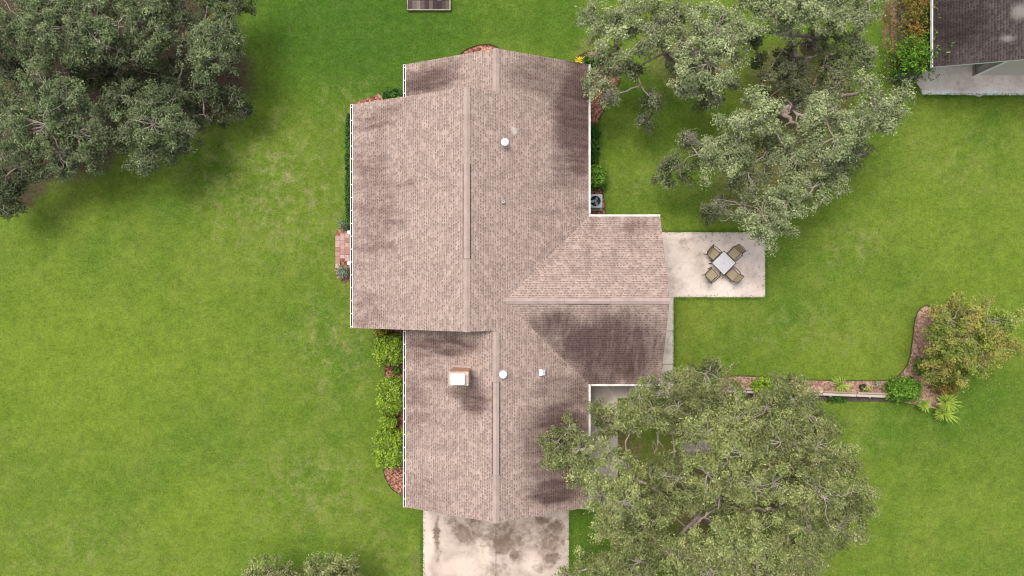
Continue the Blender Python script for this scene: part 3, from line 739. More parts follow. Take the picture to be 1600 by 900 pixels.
m = MB(); m.box((wxc + .05, wyc - .012, 1.5), (.16, .04, 3.0)); m.box((wxc + 4.5, wyc - .03, 3.0), (9, .05, .12)); m.build('corner_trim', M['white'], nh, loc=(-24, -14, 0))
m = MB(); m.box((wxc - .06, wyc + .6, .1), (.07, 1.3, .12)); m.build('base_trim', M['timber'], nh, loc=(-24, -14, 0))
m = MB(); m.box((NX0 + .55, NYS + .5, 1.33), (.14, .14, 2.66)); m.build('porch_post', M['white'], nh, loc=(-24, -14, 0))
m = MB(); m.prism([(21.0, 14.5), (wxc, 14.5), (wxc, NYN - .5), (21.0, NYN - .5)], 0, 2.6); m.build('wall', M['nwall'], nh, loc=(-24, -14, 0))

# ------------------------------------------------------------------ foliage machinery
def crown_arrays(rng, lobes, dens=1.0, leaf=0.115, wid=0.052, flat=0.80, clump=(0.16, 0.36), fringe=0.25, per=115, low=0.34):
    """lobes: (x,y,ztop,r,tone,thin). returns faces, tone, clump centres per lobe"""
    Fs = []; T = []; centres = []
    for (x, y, zt, r, tone, thin) in lobes:
        rz = r * flat; zc = zt - rz
        k = max(6, int(2.2 * dens * thin * (r / 0.3) ** 2))
        # shell points on the upper dome plus skirt
        d = rng.normal(size=(k, 3)); d[:, 2] = np.abs(d[:, 2]) * rng.choice([1, 1, 1, -0.4], k); d = unit(d)
        rad = 1 - 0.34 * rng.random(k) ** 1.6; fr = rng.random(k) < fringe; rad[fr] *= rng.uniform(1.0, 1.28, fr.sum())
        th = np.arctan2(d[:, 1], d[:, 0]); ph = rng.uniform(0, 6.28, 3)
        wob = 1 + 0.17 * np.sin(3 * th + ph[0]) + 0.12 * np.sin(5 * th + ph[1]) + 0.07 * np.sin(9 * th + ph[2])
        c = np.array([x, y, zc]) + d * np.stack([r * rad * wob, r * rad * wob, rz * rad], 1)
        kl = int(k * low)
        dl = rng.normal(size=(kl, 3)); dl[:, 2] *= 0.4; dl = unit(dl)
        cl = np.array([x, y, zc - rz * 0.35]) + dl * np.stack([r * rng.uniform(.2, .9, kl)] * 2 + [rz * rng.uniform(0.1, .8, kl)], 1)
        C = np.concatenate([c, cl]); D = np.concatenate([d, dl])
        centres.append(c)
        for cc, dd in zip(C, D):
            rc = rng.uniform(*clump); n = int(per * (rc / 0.3) ** 2 * rng.uniform(0.6, 1.2)) + 6
            # sprays: clump is elongated along its own direction
            ax = unit(dd * 0.8 + rng.normal(size=3) * 0.6)
            q = rng.normal(size=(n, 3)); q = unit(q) * (rng.random((n, 1)) ** 0.45) * rc
            q = q * np.array([1, 1, 0.7]) + ax * rng.uniform(-0.6, 0.9, (n, 1)) * rc
            N = unit(unit(q) * 0.45 + np.array([0, 0, 0.75]) + dd * 0.25 + rng.normal(size=(n, 3)) * 0.42)
            Fs.append(leaf_faces(rng, cc + q, N, leaf, wid))
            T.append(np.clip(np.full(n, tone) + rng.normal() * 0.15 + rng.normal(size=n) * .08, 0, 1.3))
    return np.concatenate(Fs), np.concatenate(T), centres

def curve_pts(a, b, rg, n=5, sag=0.12, jit=0.05):
    a = Vector(a); b = Vector(b); L = (b - a).length; out = []
    off = Vector((rg.uniform(-1, 1), rg.uniform(-1, 1), rg.uniform(-.3, 1))) * L * sag
    for i in range(n + 1):
        t = i / n; p = a.lerp(b, t) + off * math.sin(math.pi * t)
        if 0 < i < n: p += Vector((rg.uniform(-1, 1), rg.uniform(-1, 1), rg.uniform(-1, 1))) * L * jit
        out.append(p)
    return out

HS = 0.72
def tree(name, label, cat, base, lobes_px, leafm, seed, group=None, split=2.6, tr=0.28, twigs=0.55, moss=(), limbs=(), dens=1.0, leaf=0.115, wid=0.052, per=120, bark=None, twigm=None, stems=1, fringe=.25, clump=(0.16, .36), twr=.009, moss_n=260, thick=1.0):
    rng = np.random.default_rng(seed); rg = random.Random(seed)
    HS = 0.52 if leafm is M['wood_leaf'] else 0.72; rs = 0.86 if leafm is M['wood_leaf'] else 1.0
    bx, by = W(base[0], base[1], 0); split *= HS
    root = empty(name, (bx, by, 0)); tag(root, label, cat, group)
    lobes = []
    for L in lobes_px:
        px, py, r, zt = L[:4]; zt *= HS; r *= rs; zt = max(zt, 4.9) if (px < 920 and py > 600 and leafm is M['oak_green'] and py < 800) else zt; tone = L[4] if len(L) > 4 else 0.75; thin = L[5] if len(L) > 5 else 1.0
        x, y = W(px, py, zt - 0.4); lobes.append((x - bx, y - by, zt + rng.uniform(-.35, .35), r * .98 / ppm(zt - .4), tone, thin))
    Fc, T, cen = crown_arrays(rng, lobes, dens, leaf, wid, per=per, fringe=fringe, clump=clump)
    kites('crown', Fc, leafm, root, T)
    # trunk and limbs
    m = MB(); nodes = []
    for s in range(stems):
        a = 6.28 * s / max(stems, 1); o = Vector((math.cos(a), math.sin(a), 0)) * (0.0 if stems == 1 else tr * 1.6)
        top = Vector((o.x * 3, o.y * 3, split))
        m.tube([o * 1.0 + Vector((0, 0, -.1)), o + Vector((rg.uniform(-.05, .05), rg.uniform(-.05, .05), split * .4)), top], [tr * 1.35, tr, tr * .8], 10)
        nodes.append((top, tr * .8))
    order = sorted(range(len(lobes)), key=lambda i: math.hypot(lobes[i][0], lobes[i][1]))
    for i in order:
        x, y, zt, r, tone, thin = lobes[i]
        c = Vector((x, y, max(zt - r * 0.75, split * .8)))
        best = min(nodes, key=lambda nd: (nd[0] - c).length + 0.35 * nd[0].length - nd[1] * 2)
        ra = min(best[1] * 0.8, 0.10 + 0.03 * r * 2) * thick; rb = max(0.03, ra * 0.45)
        pts = curve_pts(best[0], c, rg, 6, 0.14, 0.035); n = len(pts)
        m.tube(pts, [ra + (rb - ra) * k / (n - 1) for k in range(n)], 7)
        nodes.append((c, max(rb, .05)))
        if n > 3: nodes.append((pts[3], (ra + rb) / 2))
    for (p, q, za, zb, ra, rb) in limbs:       # limbs the photograph shows bare
        za *= HS; zb *= HS; a = W(*p, za); b = W(*q, zb)
        pts = curve_pts((a[0] - bx, a[1] - by, za), (b[0] - bx, b[1] - by, zb), rg, 6, 0.08, 0.05)
        nd = min(nodes, key=lambda q: (q[0] - pts[0]).length)[0]
        m.tube(pts, [ra + (rb - ra) * k / 6 for k in range(7)], 7)
        m.tube(curve_pts(nd, pts[0], rg, 3, .08, .03), ra, 7)
        nodes.append((pts[-1], rb))
        for k in (2, 4, 5):
            e = pts[k] + Vector((rg.uniform(-.6, .6), rg.uniform(-.6, .6), rg.uniform(0, .4)))
            m.tube(curve_pts(pts[k], e, rg, 3, .15, .08), [rb * .8, rb * .6, rb * .4, rb * .2], 5)
    tm = m; m = MB()
    for (x, y, zt, r, tone, thin), cs in zip(lobes, cen):
        c0 = Vector((x, y, max(zt - r * 0.75, split * .8)))
        for cc in cs:
            if rng.random() > twigs * .85: continue
            e = Vector(cc); d = (e - c0); mid = c0
            e2 = e + d.normalized() * rg.uniform(0.0, 0.16) + Vector((rg.uniform(-.08, .08), rg.uniform(-.08, .08), rg.uniform(0.0, .14)))
            pts = curve_pts(mid, e2, rg, 4, .12, .07)
            m.tube(pts, [twr * 2, twr * 1.7, twr * 1.3, twr, twr * .5], 4, cap=False)
            for k in (2, 3, 3):
                f = pts[k] + Vector((rg.uniform(-1, 1), rg.uniform(-1, 1), rg.uniform(.0, .7))) * rg.uniform(.15, .38)
                m.tube([pts[k], pts[k].lerp(f, .5) + Vector((0, 0, .03)), f], [twr * .9, twr * .8, twr * .35], 4, cap=False)
    tm.add(m.v, m.f, 1); tm.build('trunk', [bark or M['bark'], twigm or M['twig']], root, smooth=True)
    if moss:
        for (px, py, r, z) in moss:
            z *= HS; x, y = W(px, py, z); n = moss_n; rr = r / ppm(z)
            ks = rng.normal(size=(8, 3)) * np.array([rr * .3, rr * .3, .1]) + np.array([x - bx, y - by, z])
            C = ks[rng.integers(0, 8, n)] + rng.normal(size=(n, 3)) * np.array([.1, .1, .2])
            N = unit(rng.normal(size=(n, 3)) + np.array([0, 0, .6])); kites('hanging_moss', leaf_faces(rng, C, N, .16, .022, .8), M['moss'], root, np.full(n, .8))
    return root

# ------------------------------------------------------------------ trees
# oak between the house and the patio lawn: western crown
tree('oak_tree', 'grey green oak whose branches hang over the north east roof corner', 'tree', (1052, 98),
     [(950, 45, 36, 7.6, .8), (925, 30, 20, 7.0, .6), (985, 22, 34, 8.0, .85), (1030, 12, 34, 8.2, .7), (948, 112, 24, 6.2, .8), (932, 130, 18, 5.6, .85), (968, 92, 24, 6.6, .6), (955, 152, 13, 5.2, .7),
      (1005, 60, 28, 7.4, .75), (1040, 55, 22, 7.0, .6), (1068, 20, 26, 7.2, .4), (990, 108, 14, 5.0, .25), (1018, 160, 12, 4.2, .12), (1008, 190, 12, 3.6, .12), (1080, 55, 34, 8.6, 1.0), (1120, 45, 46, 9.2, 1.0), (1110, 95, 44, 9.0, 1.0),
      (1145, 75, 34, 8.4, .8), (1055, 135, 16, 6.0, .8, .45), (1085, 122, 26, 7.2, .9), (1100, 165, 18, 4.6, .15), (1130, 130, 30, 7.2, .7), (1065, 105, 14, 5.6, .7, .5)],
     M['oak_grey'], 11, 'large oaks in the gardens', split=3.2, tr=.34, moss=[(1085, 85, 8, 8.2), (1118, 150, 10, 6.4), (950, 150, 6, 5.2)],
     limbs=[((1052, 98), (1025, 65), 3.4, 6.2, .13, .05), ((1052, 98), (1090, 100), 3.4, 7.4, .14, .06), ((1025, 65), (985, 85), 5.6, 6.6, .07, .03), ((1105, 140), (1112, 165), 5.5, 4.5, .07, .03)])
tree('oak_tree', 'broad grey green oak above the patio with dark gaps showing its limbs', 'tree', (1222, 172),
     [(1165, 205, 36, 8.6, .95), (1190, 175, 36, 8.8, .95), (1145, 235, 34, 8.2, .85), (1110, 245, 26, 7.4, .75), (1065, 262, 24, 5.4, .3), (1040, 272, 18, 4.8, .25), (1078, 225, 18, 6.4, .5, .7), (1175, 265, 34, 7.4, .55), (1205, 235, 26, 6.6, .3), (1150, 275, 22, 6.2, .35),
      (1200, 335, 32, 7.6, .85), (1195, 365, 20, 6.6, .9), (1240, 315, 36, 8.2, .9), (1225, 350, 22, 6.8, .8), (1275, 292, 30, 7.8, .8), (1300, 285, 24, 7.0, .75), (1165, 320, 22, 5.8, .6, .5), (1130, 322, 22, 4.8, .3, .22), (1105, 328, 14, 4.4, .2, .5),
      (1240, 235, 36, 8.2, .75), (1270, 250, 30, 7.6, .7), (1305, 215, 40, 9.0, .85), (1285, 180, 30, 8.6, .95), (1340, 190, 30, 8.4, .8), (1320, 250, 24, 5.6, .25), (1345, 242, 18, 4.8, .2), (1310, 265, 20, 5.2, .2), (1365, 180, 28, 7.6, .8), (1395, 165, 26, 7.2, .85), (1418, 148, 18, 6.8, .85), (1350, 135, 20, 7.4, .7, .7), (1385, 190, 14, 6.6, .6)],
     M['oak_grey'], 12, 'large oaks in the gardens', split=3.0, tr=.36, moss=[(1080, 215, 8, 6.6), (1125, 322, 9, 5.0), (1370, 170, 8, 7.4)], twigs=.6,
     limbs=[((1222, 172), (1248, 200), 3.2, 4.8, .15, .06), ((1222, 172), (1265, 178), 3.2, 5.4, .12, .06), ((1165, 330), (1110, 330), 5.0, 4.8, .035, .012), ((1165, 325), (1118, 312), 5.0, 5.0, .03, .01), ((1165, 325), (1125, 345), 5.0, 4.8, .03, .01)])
tree('oak_tree', 'oak at the top edge, shade painted into its low leaves, with pale foliage over shaded grass gaps', 'tree', (1262, 75),
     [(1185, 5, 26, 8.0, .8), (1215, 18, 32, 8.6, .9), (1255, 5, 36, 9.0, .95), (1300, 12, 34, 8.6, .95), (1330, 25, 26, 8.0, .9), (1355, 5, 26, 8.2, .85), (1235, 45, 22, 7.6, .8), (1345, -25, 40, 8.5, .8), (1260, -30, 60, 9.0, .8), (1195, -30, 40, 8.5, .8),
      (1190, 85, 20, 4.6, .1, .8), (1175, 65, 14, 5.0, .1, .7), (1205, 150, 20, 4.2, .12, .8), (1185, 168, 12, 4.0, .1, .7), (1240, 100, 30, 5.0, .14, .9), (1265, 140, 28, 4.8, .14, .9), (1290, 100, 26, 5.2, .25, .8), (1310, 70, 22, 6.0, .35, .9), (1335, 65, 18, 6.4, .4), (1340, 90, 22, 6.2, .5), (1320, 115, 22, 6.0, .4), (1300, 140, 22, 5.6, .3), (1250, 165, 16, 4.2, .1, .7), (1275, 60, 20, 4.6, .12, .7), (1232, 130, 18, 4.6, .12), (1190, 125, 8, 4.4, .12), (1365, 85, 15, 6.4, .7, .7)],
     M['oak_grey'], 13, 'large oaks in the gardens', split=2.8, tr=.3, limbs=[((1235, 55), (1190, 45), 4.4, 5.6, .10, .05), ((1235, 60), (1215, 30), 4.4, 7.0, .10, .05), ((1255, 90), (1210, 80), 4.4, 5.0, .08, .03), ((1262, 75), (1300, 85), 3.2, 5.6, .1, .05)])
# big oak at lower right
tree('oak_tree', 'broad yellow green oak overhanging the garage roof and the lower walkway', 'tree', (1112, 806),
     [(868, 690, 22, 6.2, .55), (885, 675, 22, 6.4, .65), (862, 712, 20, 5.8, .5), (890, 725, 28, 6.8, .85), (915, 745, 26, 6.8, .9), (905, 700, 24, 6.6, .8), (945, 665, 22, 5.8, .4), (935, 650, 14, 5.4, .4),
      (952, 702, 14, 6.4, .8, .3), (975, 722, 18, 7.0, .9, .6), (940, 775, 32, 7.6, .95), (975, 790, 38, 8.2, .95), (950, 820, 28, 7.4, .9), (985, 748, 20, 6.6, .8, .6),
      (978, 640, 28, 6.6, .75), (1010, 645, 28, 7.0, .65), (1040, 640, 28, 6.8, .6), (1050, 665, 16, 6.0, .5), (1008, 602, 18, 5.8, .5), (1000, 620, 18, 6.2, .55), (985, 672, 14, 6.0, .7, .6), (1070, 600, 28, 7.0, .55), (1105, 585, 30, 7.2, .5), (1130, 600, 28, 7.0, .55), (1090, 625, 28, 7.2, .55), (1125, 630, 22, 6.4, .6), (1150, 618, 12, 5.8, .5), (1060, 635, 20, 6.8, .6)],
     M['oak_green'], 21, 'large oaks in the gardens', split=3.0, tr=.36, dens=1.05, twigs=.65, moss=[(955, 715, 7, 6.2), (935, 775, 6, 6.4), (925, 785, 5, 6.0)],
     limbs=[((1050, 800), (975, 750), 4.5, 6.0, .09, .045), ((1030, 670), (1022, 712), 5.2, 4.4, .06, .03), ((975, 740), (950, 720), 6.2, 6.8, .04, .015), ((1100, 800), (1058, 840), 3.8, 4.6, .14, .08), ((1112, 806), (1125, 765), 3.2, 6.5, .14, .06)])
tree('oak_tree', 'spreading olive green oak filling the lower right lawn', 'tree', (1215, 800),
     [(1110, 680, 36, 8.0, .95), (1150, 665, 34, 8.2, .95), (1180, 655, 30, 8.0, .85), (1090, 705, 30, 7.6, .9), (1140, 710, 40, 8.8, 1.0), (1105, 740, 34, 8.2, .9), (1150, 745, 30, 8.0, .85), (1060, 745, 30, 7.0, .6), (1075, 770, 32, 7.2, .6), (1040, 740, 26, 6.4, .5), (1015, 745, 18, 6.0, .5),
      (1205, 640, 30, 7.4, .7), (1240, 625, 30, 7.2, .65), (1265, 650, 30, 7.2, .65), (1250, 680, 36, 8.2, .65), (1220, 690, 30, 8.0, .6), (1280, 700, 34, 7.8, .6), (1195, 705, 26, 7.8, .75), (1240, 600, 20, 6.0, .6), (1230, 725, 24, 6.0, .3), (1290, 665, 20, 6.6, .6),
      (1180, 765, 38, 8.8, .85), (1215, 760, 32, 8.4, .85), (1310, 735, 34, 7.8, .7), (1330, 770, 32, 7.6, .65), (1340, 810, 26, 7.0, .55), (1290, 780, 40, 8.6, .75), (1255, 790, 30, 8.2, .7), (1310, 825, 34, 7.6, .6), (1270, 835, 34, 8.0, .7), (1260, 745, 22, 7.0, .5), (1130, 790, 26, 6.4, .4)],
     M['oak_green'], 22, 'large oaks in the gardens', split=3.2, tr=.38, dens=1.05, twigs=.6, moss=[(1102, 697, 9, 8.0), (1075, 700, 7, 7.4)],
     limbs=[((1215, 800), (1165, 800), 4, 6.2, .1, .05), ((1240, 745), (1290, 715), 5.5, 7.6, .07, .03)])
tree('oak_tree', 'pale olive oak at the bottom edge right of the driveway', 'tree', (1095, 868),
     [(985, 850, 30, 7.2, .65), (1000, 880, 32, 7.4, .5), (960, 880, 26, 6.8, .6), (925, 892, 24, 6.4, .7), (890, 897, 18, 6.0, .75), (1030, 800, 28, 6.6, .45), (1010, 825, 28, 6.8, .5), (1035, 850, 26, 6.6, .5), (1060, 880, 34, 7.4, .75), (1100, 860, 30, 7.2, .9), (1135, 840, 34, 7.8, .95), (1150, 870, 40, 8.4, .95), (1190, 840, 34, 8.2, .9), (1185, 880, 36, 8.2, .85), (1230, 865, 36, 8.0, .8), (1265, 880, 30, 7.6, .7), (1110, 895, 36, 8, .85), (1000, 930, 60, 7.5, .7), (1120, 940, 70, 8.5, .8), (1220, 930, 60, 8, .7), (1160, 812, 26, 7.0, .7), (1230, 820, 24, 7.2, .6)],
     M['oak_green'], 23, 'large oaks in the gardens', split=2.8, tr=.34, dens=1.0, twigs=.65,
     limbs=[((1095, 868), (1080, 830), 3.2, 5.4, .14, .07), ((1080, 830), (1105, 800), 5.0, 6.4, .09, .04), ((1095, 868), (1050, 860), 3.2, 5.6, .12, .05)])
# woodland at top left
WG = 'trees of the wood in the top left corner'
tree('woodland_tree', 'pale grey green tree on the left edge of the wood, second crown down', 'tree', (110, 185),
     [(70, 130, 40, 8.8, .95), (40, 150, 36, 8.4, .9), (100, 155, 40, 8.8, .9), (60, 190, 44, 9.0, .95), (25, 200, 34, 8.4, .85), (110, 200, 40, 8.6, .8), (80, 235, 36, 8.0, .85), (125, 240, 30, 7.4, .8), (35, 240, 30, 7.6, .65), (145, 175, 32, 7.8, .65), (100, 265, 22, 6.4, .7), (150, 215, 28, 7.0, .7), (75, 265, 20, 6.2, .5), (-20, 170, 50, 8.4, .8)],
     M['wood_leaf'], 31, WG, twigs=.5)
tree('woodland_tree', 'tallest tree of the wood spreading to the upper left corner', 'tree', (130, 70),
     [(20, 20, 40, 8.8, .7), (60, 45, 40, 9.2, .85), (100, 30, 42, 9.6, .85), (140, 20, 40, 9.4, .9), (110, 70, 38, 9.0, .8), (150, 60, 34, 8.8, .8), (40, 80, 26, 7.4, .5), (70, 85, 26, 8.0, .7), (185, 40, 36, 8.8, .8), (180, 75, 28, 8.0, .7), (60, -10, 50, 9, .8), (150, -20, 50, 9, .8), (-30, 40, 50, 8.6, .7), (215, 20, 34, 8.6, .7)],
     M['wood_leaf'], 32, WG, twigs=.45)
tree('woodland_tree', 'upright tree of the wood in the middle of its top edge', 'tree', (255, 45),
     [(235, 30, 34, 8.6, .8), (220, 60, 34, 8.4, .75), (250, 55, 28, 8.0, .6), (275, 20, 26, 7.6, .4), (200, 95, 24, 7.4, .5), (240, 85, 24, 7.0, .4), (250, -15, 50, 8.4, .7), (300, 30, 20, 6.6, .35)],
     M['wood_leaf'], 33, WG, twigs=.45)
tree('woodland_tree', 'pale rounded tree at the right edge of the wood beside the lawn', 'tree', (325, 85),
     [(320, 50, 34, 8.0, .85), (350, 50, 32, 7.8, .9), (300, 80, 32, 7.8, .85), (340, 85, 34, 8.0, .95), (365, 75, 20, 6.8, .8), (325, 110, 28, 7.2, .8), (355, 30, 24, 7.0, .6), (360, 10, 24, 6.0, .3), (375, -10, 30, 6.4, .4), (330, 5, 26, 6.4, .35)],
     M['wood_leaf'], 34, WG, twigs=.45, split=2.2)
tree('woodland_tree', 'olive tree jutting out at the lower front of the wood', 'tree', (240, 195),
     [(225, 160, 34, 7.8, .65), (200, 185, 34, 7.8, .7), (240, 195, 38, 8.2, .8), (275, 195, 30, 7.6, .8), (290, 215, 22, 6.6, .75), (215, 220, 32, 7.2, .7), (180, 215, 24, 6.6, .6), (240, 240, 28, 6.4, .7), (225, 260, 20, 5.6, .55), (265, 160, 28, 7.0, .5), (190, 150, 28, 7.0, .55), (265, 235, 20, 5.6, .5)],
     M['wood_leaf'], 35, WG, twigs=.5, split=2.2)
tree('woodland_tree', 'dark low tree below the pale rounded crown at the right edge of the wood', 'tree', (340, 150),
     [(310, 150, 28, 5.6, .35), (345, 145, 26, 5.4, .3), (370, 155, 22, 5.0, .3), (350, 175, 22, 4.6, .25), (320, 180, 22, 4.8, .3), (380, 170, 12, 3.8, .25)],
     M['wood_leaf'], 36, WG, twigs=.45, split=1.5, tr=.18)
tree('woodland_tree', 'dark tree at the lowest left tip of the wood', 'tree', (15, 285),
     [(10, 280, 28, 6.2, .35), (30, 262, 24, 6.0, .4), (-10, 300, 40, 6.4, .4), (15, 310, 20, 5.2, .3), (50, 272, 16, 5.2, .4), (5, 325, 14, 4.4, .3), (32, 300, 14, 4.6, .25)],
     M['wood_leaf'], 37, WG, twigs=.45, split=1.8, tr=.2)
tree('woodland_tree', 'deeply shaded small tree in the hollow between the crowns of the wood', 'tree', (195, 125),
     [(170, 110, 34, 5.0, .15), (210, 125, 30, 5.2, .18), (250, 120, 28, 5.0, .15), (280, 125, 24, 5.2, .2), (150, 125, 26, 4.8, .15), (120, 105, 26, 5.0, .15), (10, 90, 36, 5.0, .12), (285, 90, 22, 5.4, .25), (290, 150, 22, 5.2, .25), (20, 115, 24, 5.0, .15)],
     M['wood_leaf'], 38, WG, twigs=.3, split=1.6, tr=.2)  # deep shade of the hollow painted in by low leaf tones
# two crowns at the bottom edge
tree('small_tree', 'left of the two leafy crowns poking in at the bottom edge of the lawn', 'tree', (425, 935),
     [(405, 912, 22, 4.6, .55), (430, 913, 26, 4.8, .6), (418, 920, 40, 5.2, .7), (445, 903, 12, 4.2, .4)], M['oak_green'], 41, 'crowns at the bottom edge', split=1.4, tr=.12, dens=.8)
tree('small_tree', 'larger right hand one of the two leafy crowns at the bottom edge of the lawn', 'tree', (520, 930),
     [(505, 893, 20, 5.0, .6), (530, 900, 22, 5.0, .55), (485, 900, 20, 4.6, .7), (555, 900, 18, 4.4, .6), (515, 915, 45, 5.6, .8)], M['oak_green'], 42, 'crowns at the bottom edge', split=1.4, tr=.12, dens=.85)
# multi-stemmed tree at the end of the garden bed
tree('crape_myrtle', 'loose multi stemmed tree with rusty leaf tips at the end of the garden bed', 'tree', (1462, 545),
     [(1520, 525, 48, 5.0, .7, .8), (1495, 545, 34, 4.6, .7, .8), (1545, 520, 36, 4.8, .85, .8), (1510, 560, 30, 4.2, .7, .7), (1490, 500, 29, 4.6, .7, 0.93), (1515, 490, 29, 4.8, .85, 1.08), (1545, 500, 31, 4.8, .9, 0.93), (1565, 520, 24, 4.6, .9, 0.78), (1530, 530, 38, 5.2, .85, 1.08), (1500, 535, 33, 5.0, .75, 0.93), (1560, 545, 24, 4.4, .85, 0.78), (1530, 560, 29, 4.4, .75, 0.93), (1500, 565, 24, 4.2, .7, 0.85), (1475, 500, 15, 3.6, .5, 1.08), (1470, 520, 15, 3.6, .5, 0.78), (1478, 585, 20, 3.4, .8, 0.78), (1475, 560, 17, 3.6, .6, 0.78), (1495, 590, 15, 3.0, .8, 0.62), (1450, 570, 17, 3.0, .45, 0.93), (1462, 580, 15, 2.8, .45, 0.78), (1580, 535, 13, 4, .9, 0.54), (1570, 500, 13, 4, .9, 0.54)],
     M['myrtle'], 43, split=.9, tr=.07, stems=4, leaf=.12, wid=.05, twigs=.45, twr=.008, clump=(.14, .32), per=110, thick=.4)

# ------------------------------------------------------------------ shrubs
def shrub(name, label, cat, px, py, rx, ry, h, mat, seed, group=None, dens=1.0, leaf=.10, wid=.06, boxy=3.0, jag=0.06, z0=0.05, rz=0.0, stemr=.03):
    """rx, ry in ground pixels of the crown top; boxy superellipse body covered in rosettes of leaves"""
    rng = np.random.default_rng(seed); rg = random.Random(seed)
    x, y = W(px, py, h * .8); q = ppm(h * .8); a = rx / q; b = ry / q
    root = empty(name, (x, y, 0), rz); tag(root, label, cat, group)
    n = int(dens * 300 * (a * b * 3.14 + (a + b) * 2 * h * .6))
    p_ = boxy
    U = rng.uniform(-1, 1, (n * 2, 2)); rr = (np.abs(U[:, 0]) ** p_ + np.abs(U[:, 1]) ** p_) ** (1 / p_); U = U[rr <= 1]; rr = rr[rr <= 1]
    U = U[:int(n * .62)]; rr = rr[:int(n * .62)]
    wob = 0.07 * h * np.sin(U[:, 0] * 5 + seed) * np.sin(U[:, 1] * 4 + seed * 2)
    top = np.stack([U[:, 0] * a, U[:, 1] * b, h * (.74 + .26 * (1 - rr ** (3.5 if boxy < 3 else 7))) + wob], 1)
    ntop = unit(np.stack([U[:, 0] * rr ** 3, U[:, 1] * rr ** 3, np.full(len(U), .9)], 1))
    ns = n - len(U); th = rng.uniform(0, 6.283, ns); q_ = (np.abs(np.cos(th)) ** p_ + np.abs(np.sin(th)) ** p_) ** (-1 / p_)
    side = np.stack([a * q_ * np.cos(th), b * q_ * np.sin(th), rng.uniform(.08, .76, ns) * h], 1)
    nside = unit(np.stack([np.cos(th) / a, np.sin(th) / b, np.full(ns, .3)], 1))
    C = np.concatenate([top, side]); nn = np.concatenate([ntop, nside]); n = len(C)
    C = C - nn * rng.uniform(0, 1, (n, 1)) ** 2.5 * .26 * min(a, b, h) + nn * rng.normal(size=(n, 1)) * jag * .5
    reps = 5; C5 = np.repeat(C, reps, 0) + rng.normal(size=(n * reps, 3)) * leaf * .42; N5 = unit(np.repeat(nn, reps, 0) * .6 + np.array([0, 0, .3]) + rng.normal(size=(n * reps, 3)) * .55)
    Fc = leaf_faces(rng, C5, N5, leaf * 1.12, wid * 1.05); kites('foliage', Fc, mat, root, np.clip(.75 + np.repeat(rng.normal(size=n), reps) * .26 + rng.normal(size=len(Fc)) * .1, 0, 1.3))
    m = MB()
    for k in range(9):
        t = 6.28 * k / 9; e2 = Vector((a * .75 * math.cos(t), b * .75 * math.sin(t), h * .8))
        m.tube(curve_pts((0.03 * math.cos(t), .03 * math.sin(t), z0 - .06), e2, rg, 4, .08, .05), [stemr, stemr * .8, stemr * .6, stemr * .45, stemr * .3], 5)
    m.build('stems', M['bark'], root)
    return root
SG = 'clipped shrubs along the west wall'
shrub('clipped_shrub', 'green boxy clipped shrub nearest the upper roof, darker than the other two large ones', 'shrub', 608, 547, 23, 22.5, 1.25, M['box'], 51, SG, boxy=4.2)
shrub('clipped_shrub', 'bright round clipped shrub, middle one of the three large shrubs by the gutter', 'shrub', 609.5, 620, 21, 27, 1.2, M['box'], 52, SG, boxy=3.4)
shrub('clipped_shrub', 'small low green shrub squeezed between two large clipped shrubs', 'shrub', 606.5, 661, 13, 8.5, .75, M['box'], 53, SG, boxy=2.4)
shrub('clipped_shrub', 'bright clipped shrub nearest the driveway end of the bed', 'shrub', 608, 703, 24, 27.5, 1.25, M['box'], 54, SG, boxy=3.8)
shrub('variegated_shrub', 'small yellow variegated shrub tucked beneath the upper roof edge', 'shrub', 596, 519, 9, 6, .9, M['yellow'], 55, boxy=2.2, jag=.15, leaf=.08)
shrub('groundcover_plant', 'little dark plant in the red mulch between two clipped shrubs', 'plant', 619, 580, 6, 5, .35, M['mid'], 56, boxy=2.2, jag=.15, leaf=.07, dens=.6)
shrub('clipped_hedge', 'long dark clipped hedge in a strip along the west eave', 'hedge', 549, 268, 9, 90, 1.0, M['box_dark'], 57, boxy=7, jag=.02, leaf=.08, wid=.05, dens=1.2)
shrub('leafy_shrub', 'low dark green shrub in the corner between the two north west roof edges', 'shrub', 616, 150, 17, 10, 1.0, M['box_dark'], 58, boxy=2.3, jag=.12)
shrub('silver_shrub', 'round silver grey shrub south of the brick pavers', 'shrub', 535, 425, 9, 8.5, .55, M['silver'], 59, boxy=2.1, jag=.18, leaf=.09, wid=.025)
shrub('silver_plant', 'wispy pale grey plant at the north end of the brick pavers', 'plant', 534.5, 350, 4.5, 9, .45, M['silver'], 60, boxy=2.1, jag=.2, leaf=.09, wid=.02, dens=.7)
shrub('leafy_shrub', 'bright green shrub next to the air conditioner', 'shrub', 932, 275, 14.5, 17, 1.0, M['mid'], 61, boxy=2.3, jag=.12)
shrub('leafy_shrub', 'dark green shrub farthest north of the three dark ones against the east wall', 'shrub', 927, 204, 9, 11, .7, M['box_dark'], 62, 'dark shrubs in the east bed', boxy=2.2, jag=.12)
shrub('leafy_shrub', 'dark green shrub in the middle of the three against the east wall', 'shrub', 927, 228, 8.5, 10, .7, M['box_dark'], 63, 'dark shrubs in the east bed', boxy=2.2, jag=.12)
shrub('leafy_shrub', 'smallest and southernmost of the three dark shrubs against the east wall', 'shrub', 925, 248, 7, 8, .6, M['box_dark'], 64, 'dark shrubs in the east bed', boxy=2.2, jag=.12)
shrub('lime_shrub', 'flat lime green shrub behind the timber retaining wall, overlapped by an oak', 'shrub', 1206, 604, 26, 10, .7, M['box'], 65, boxy=2.5, jag=.1, leaf=.12, wid=.08)
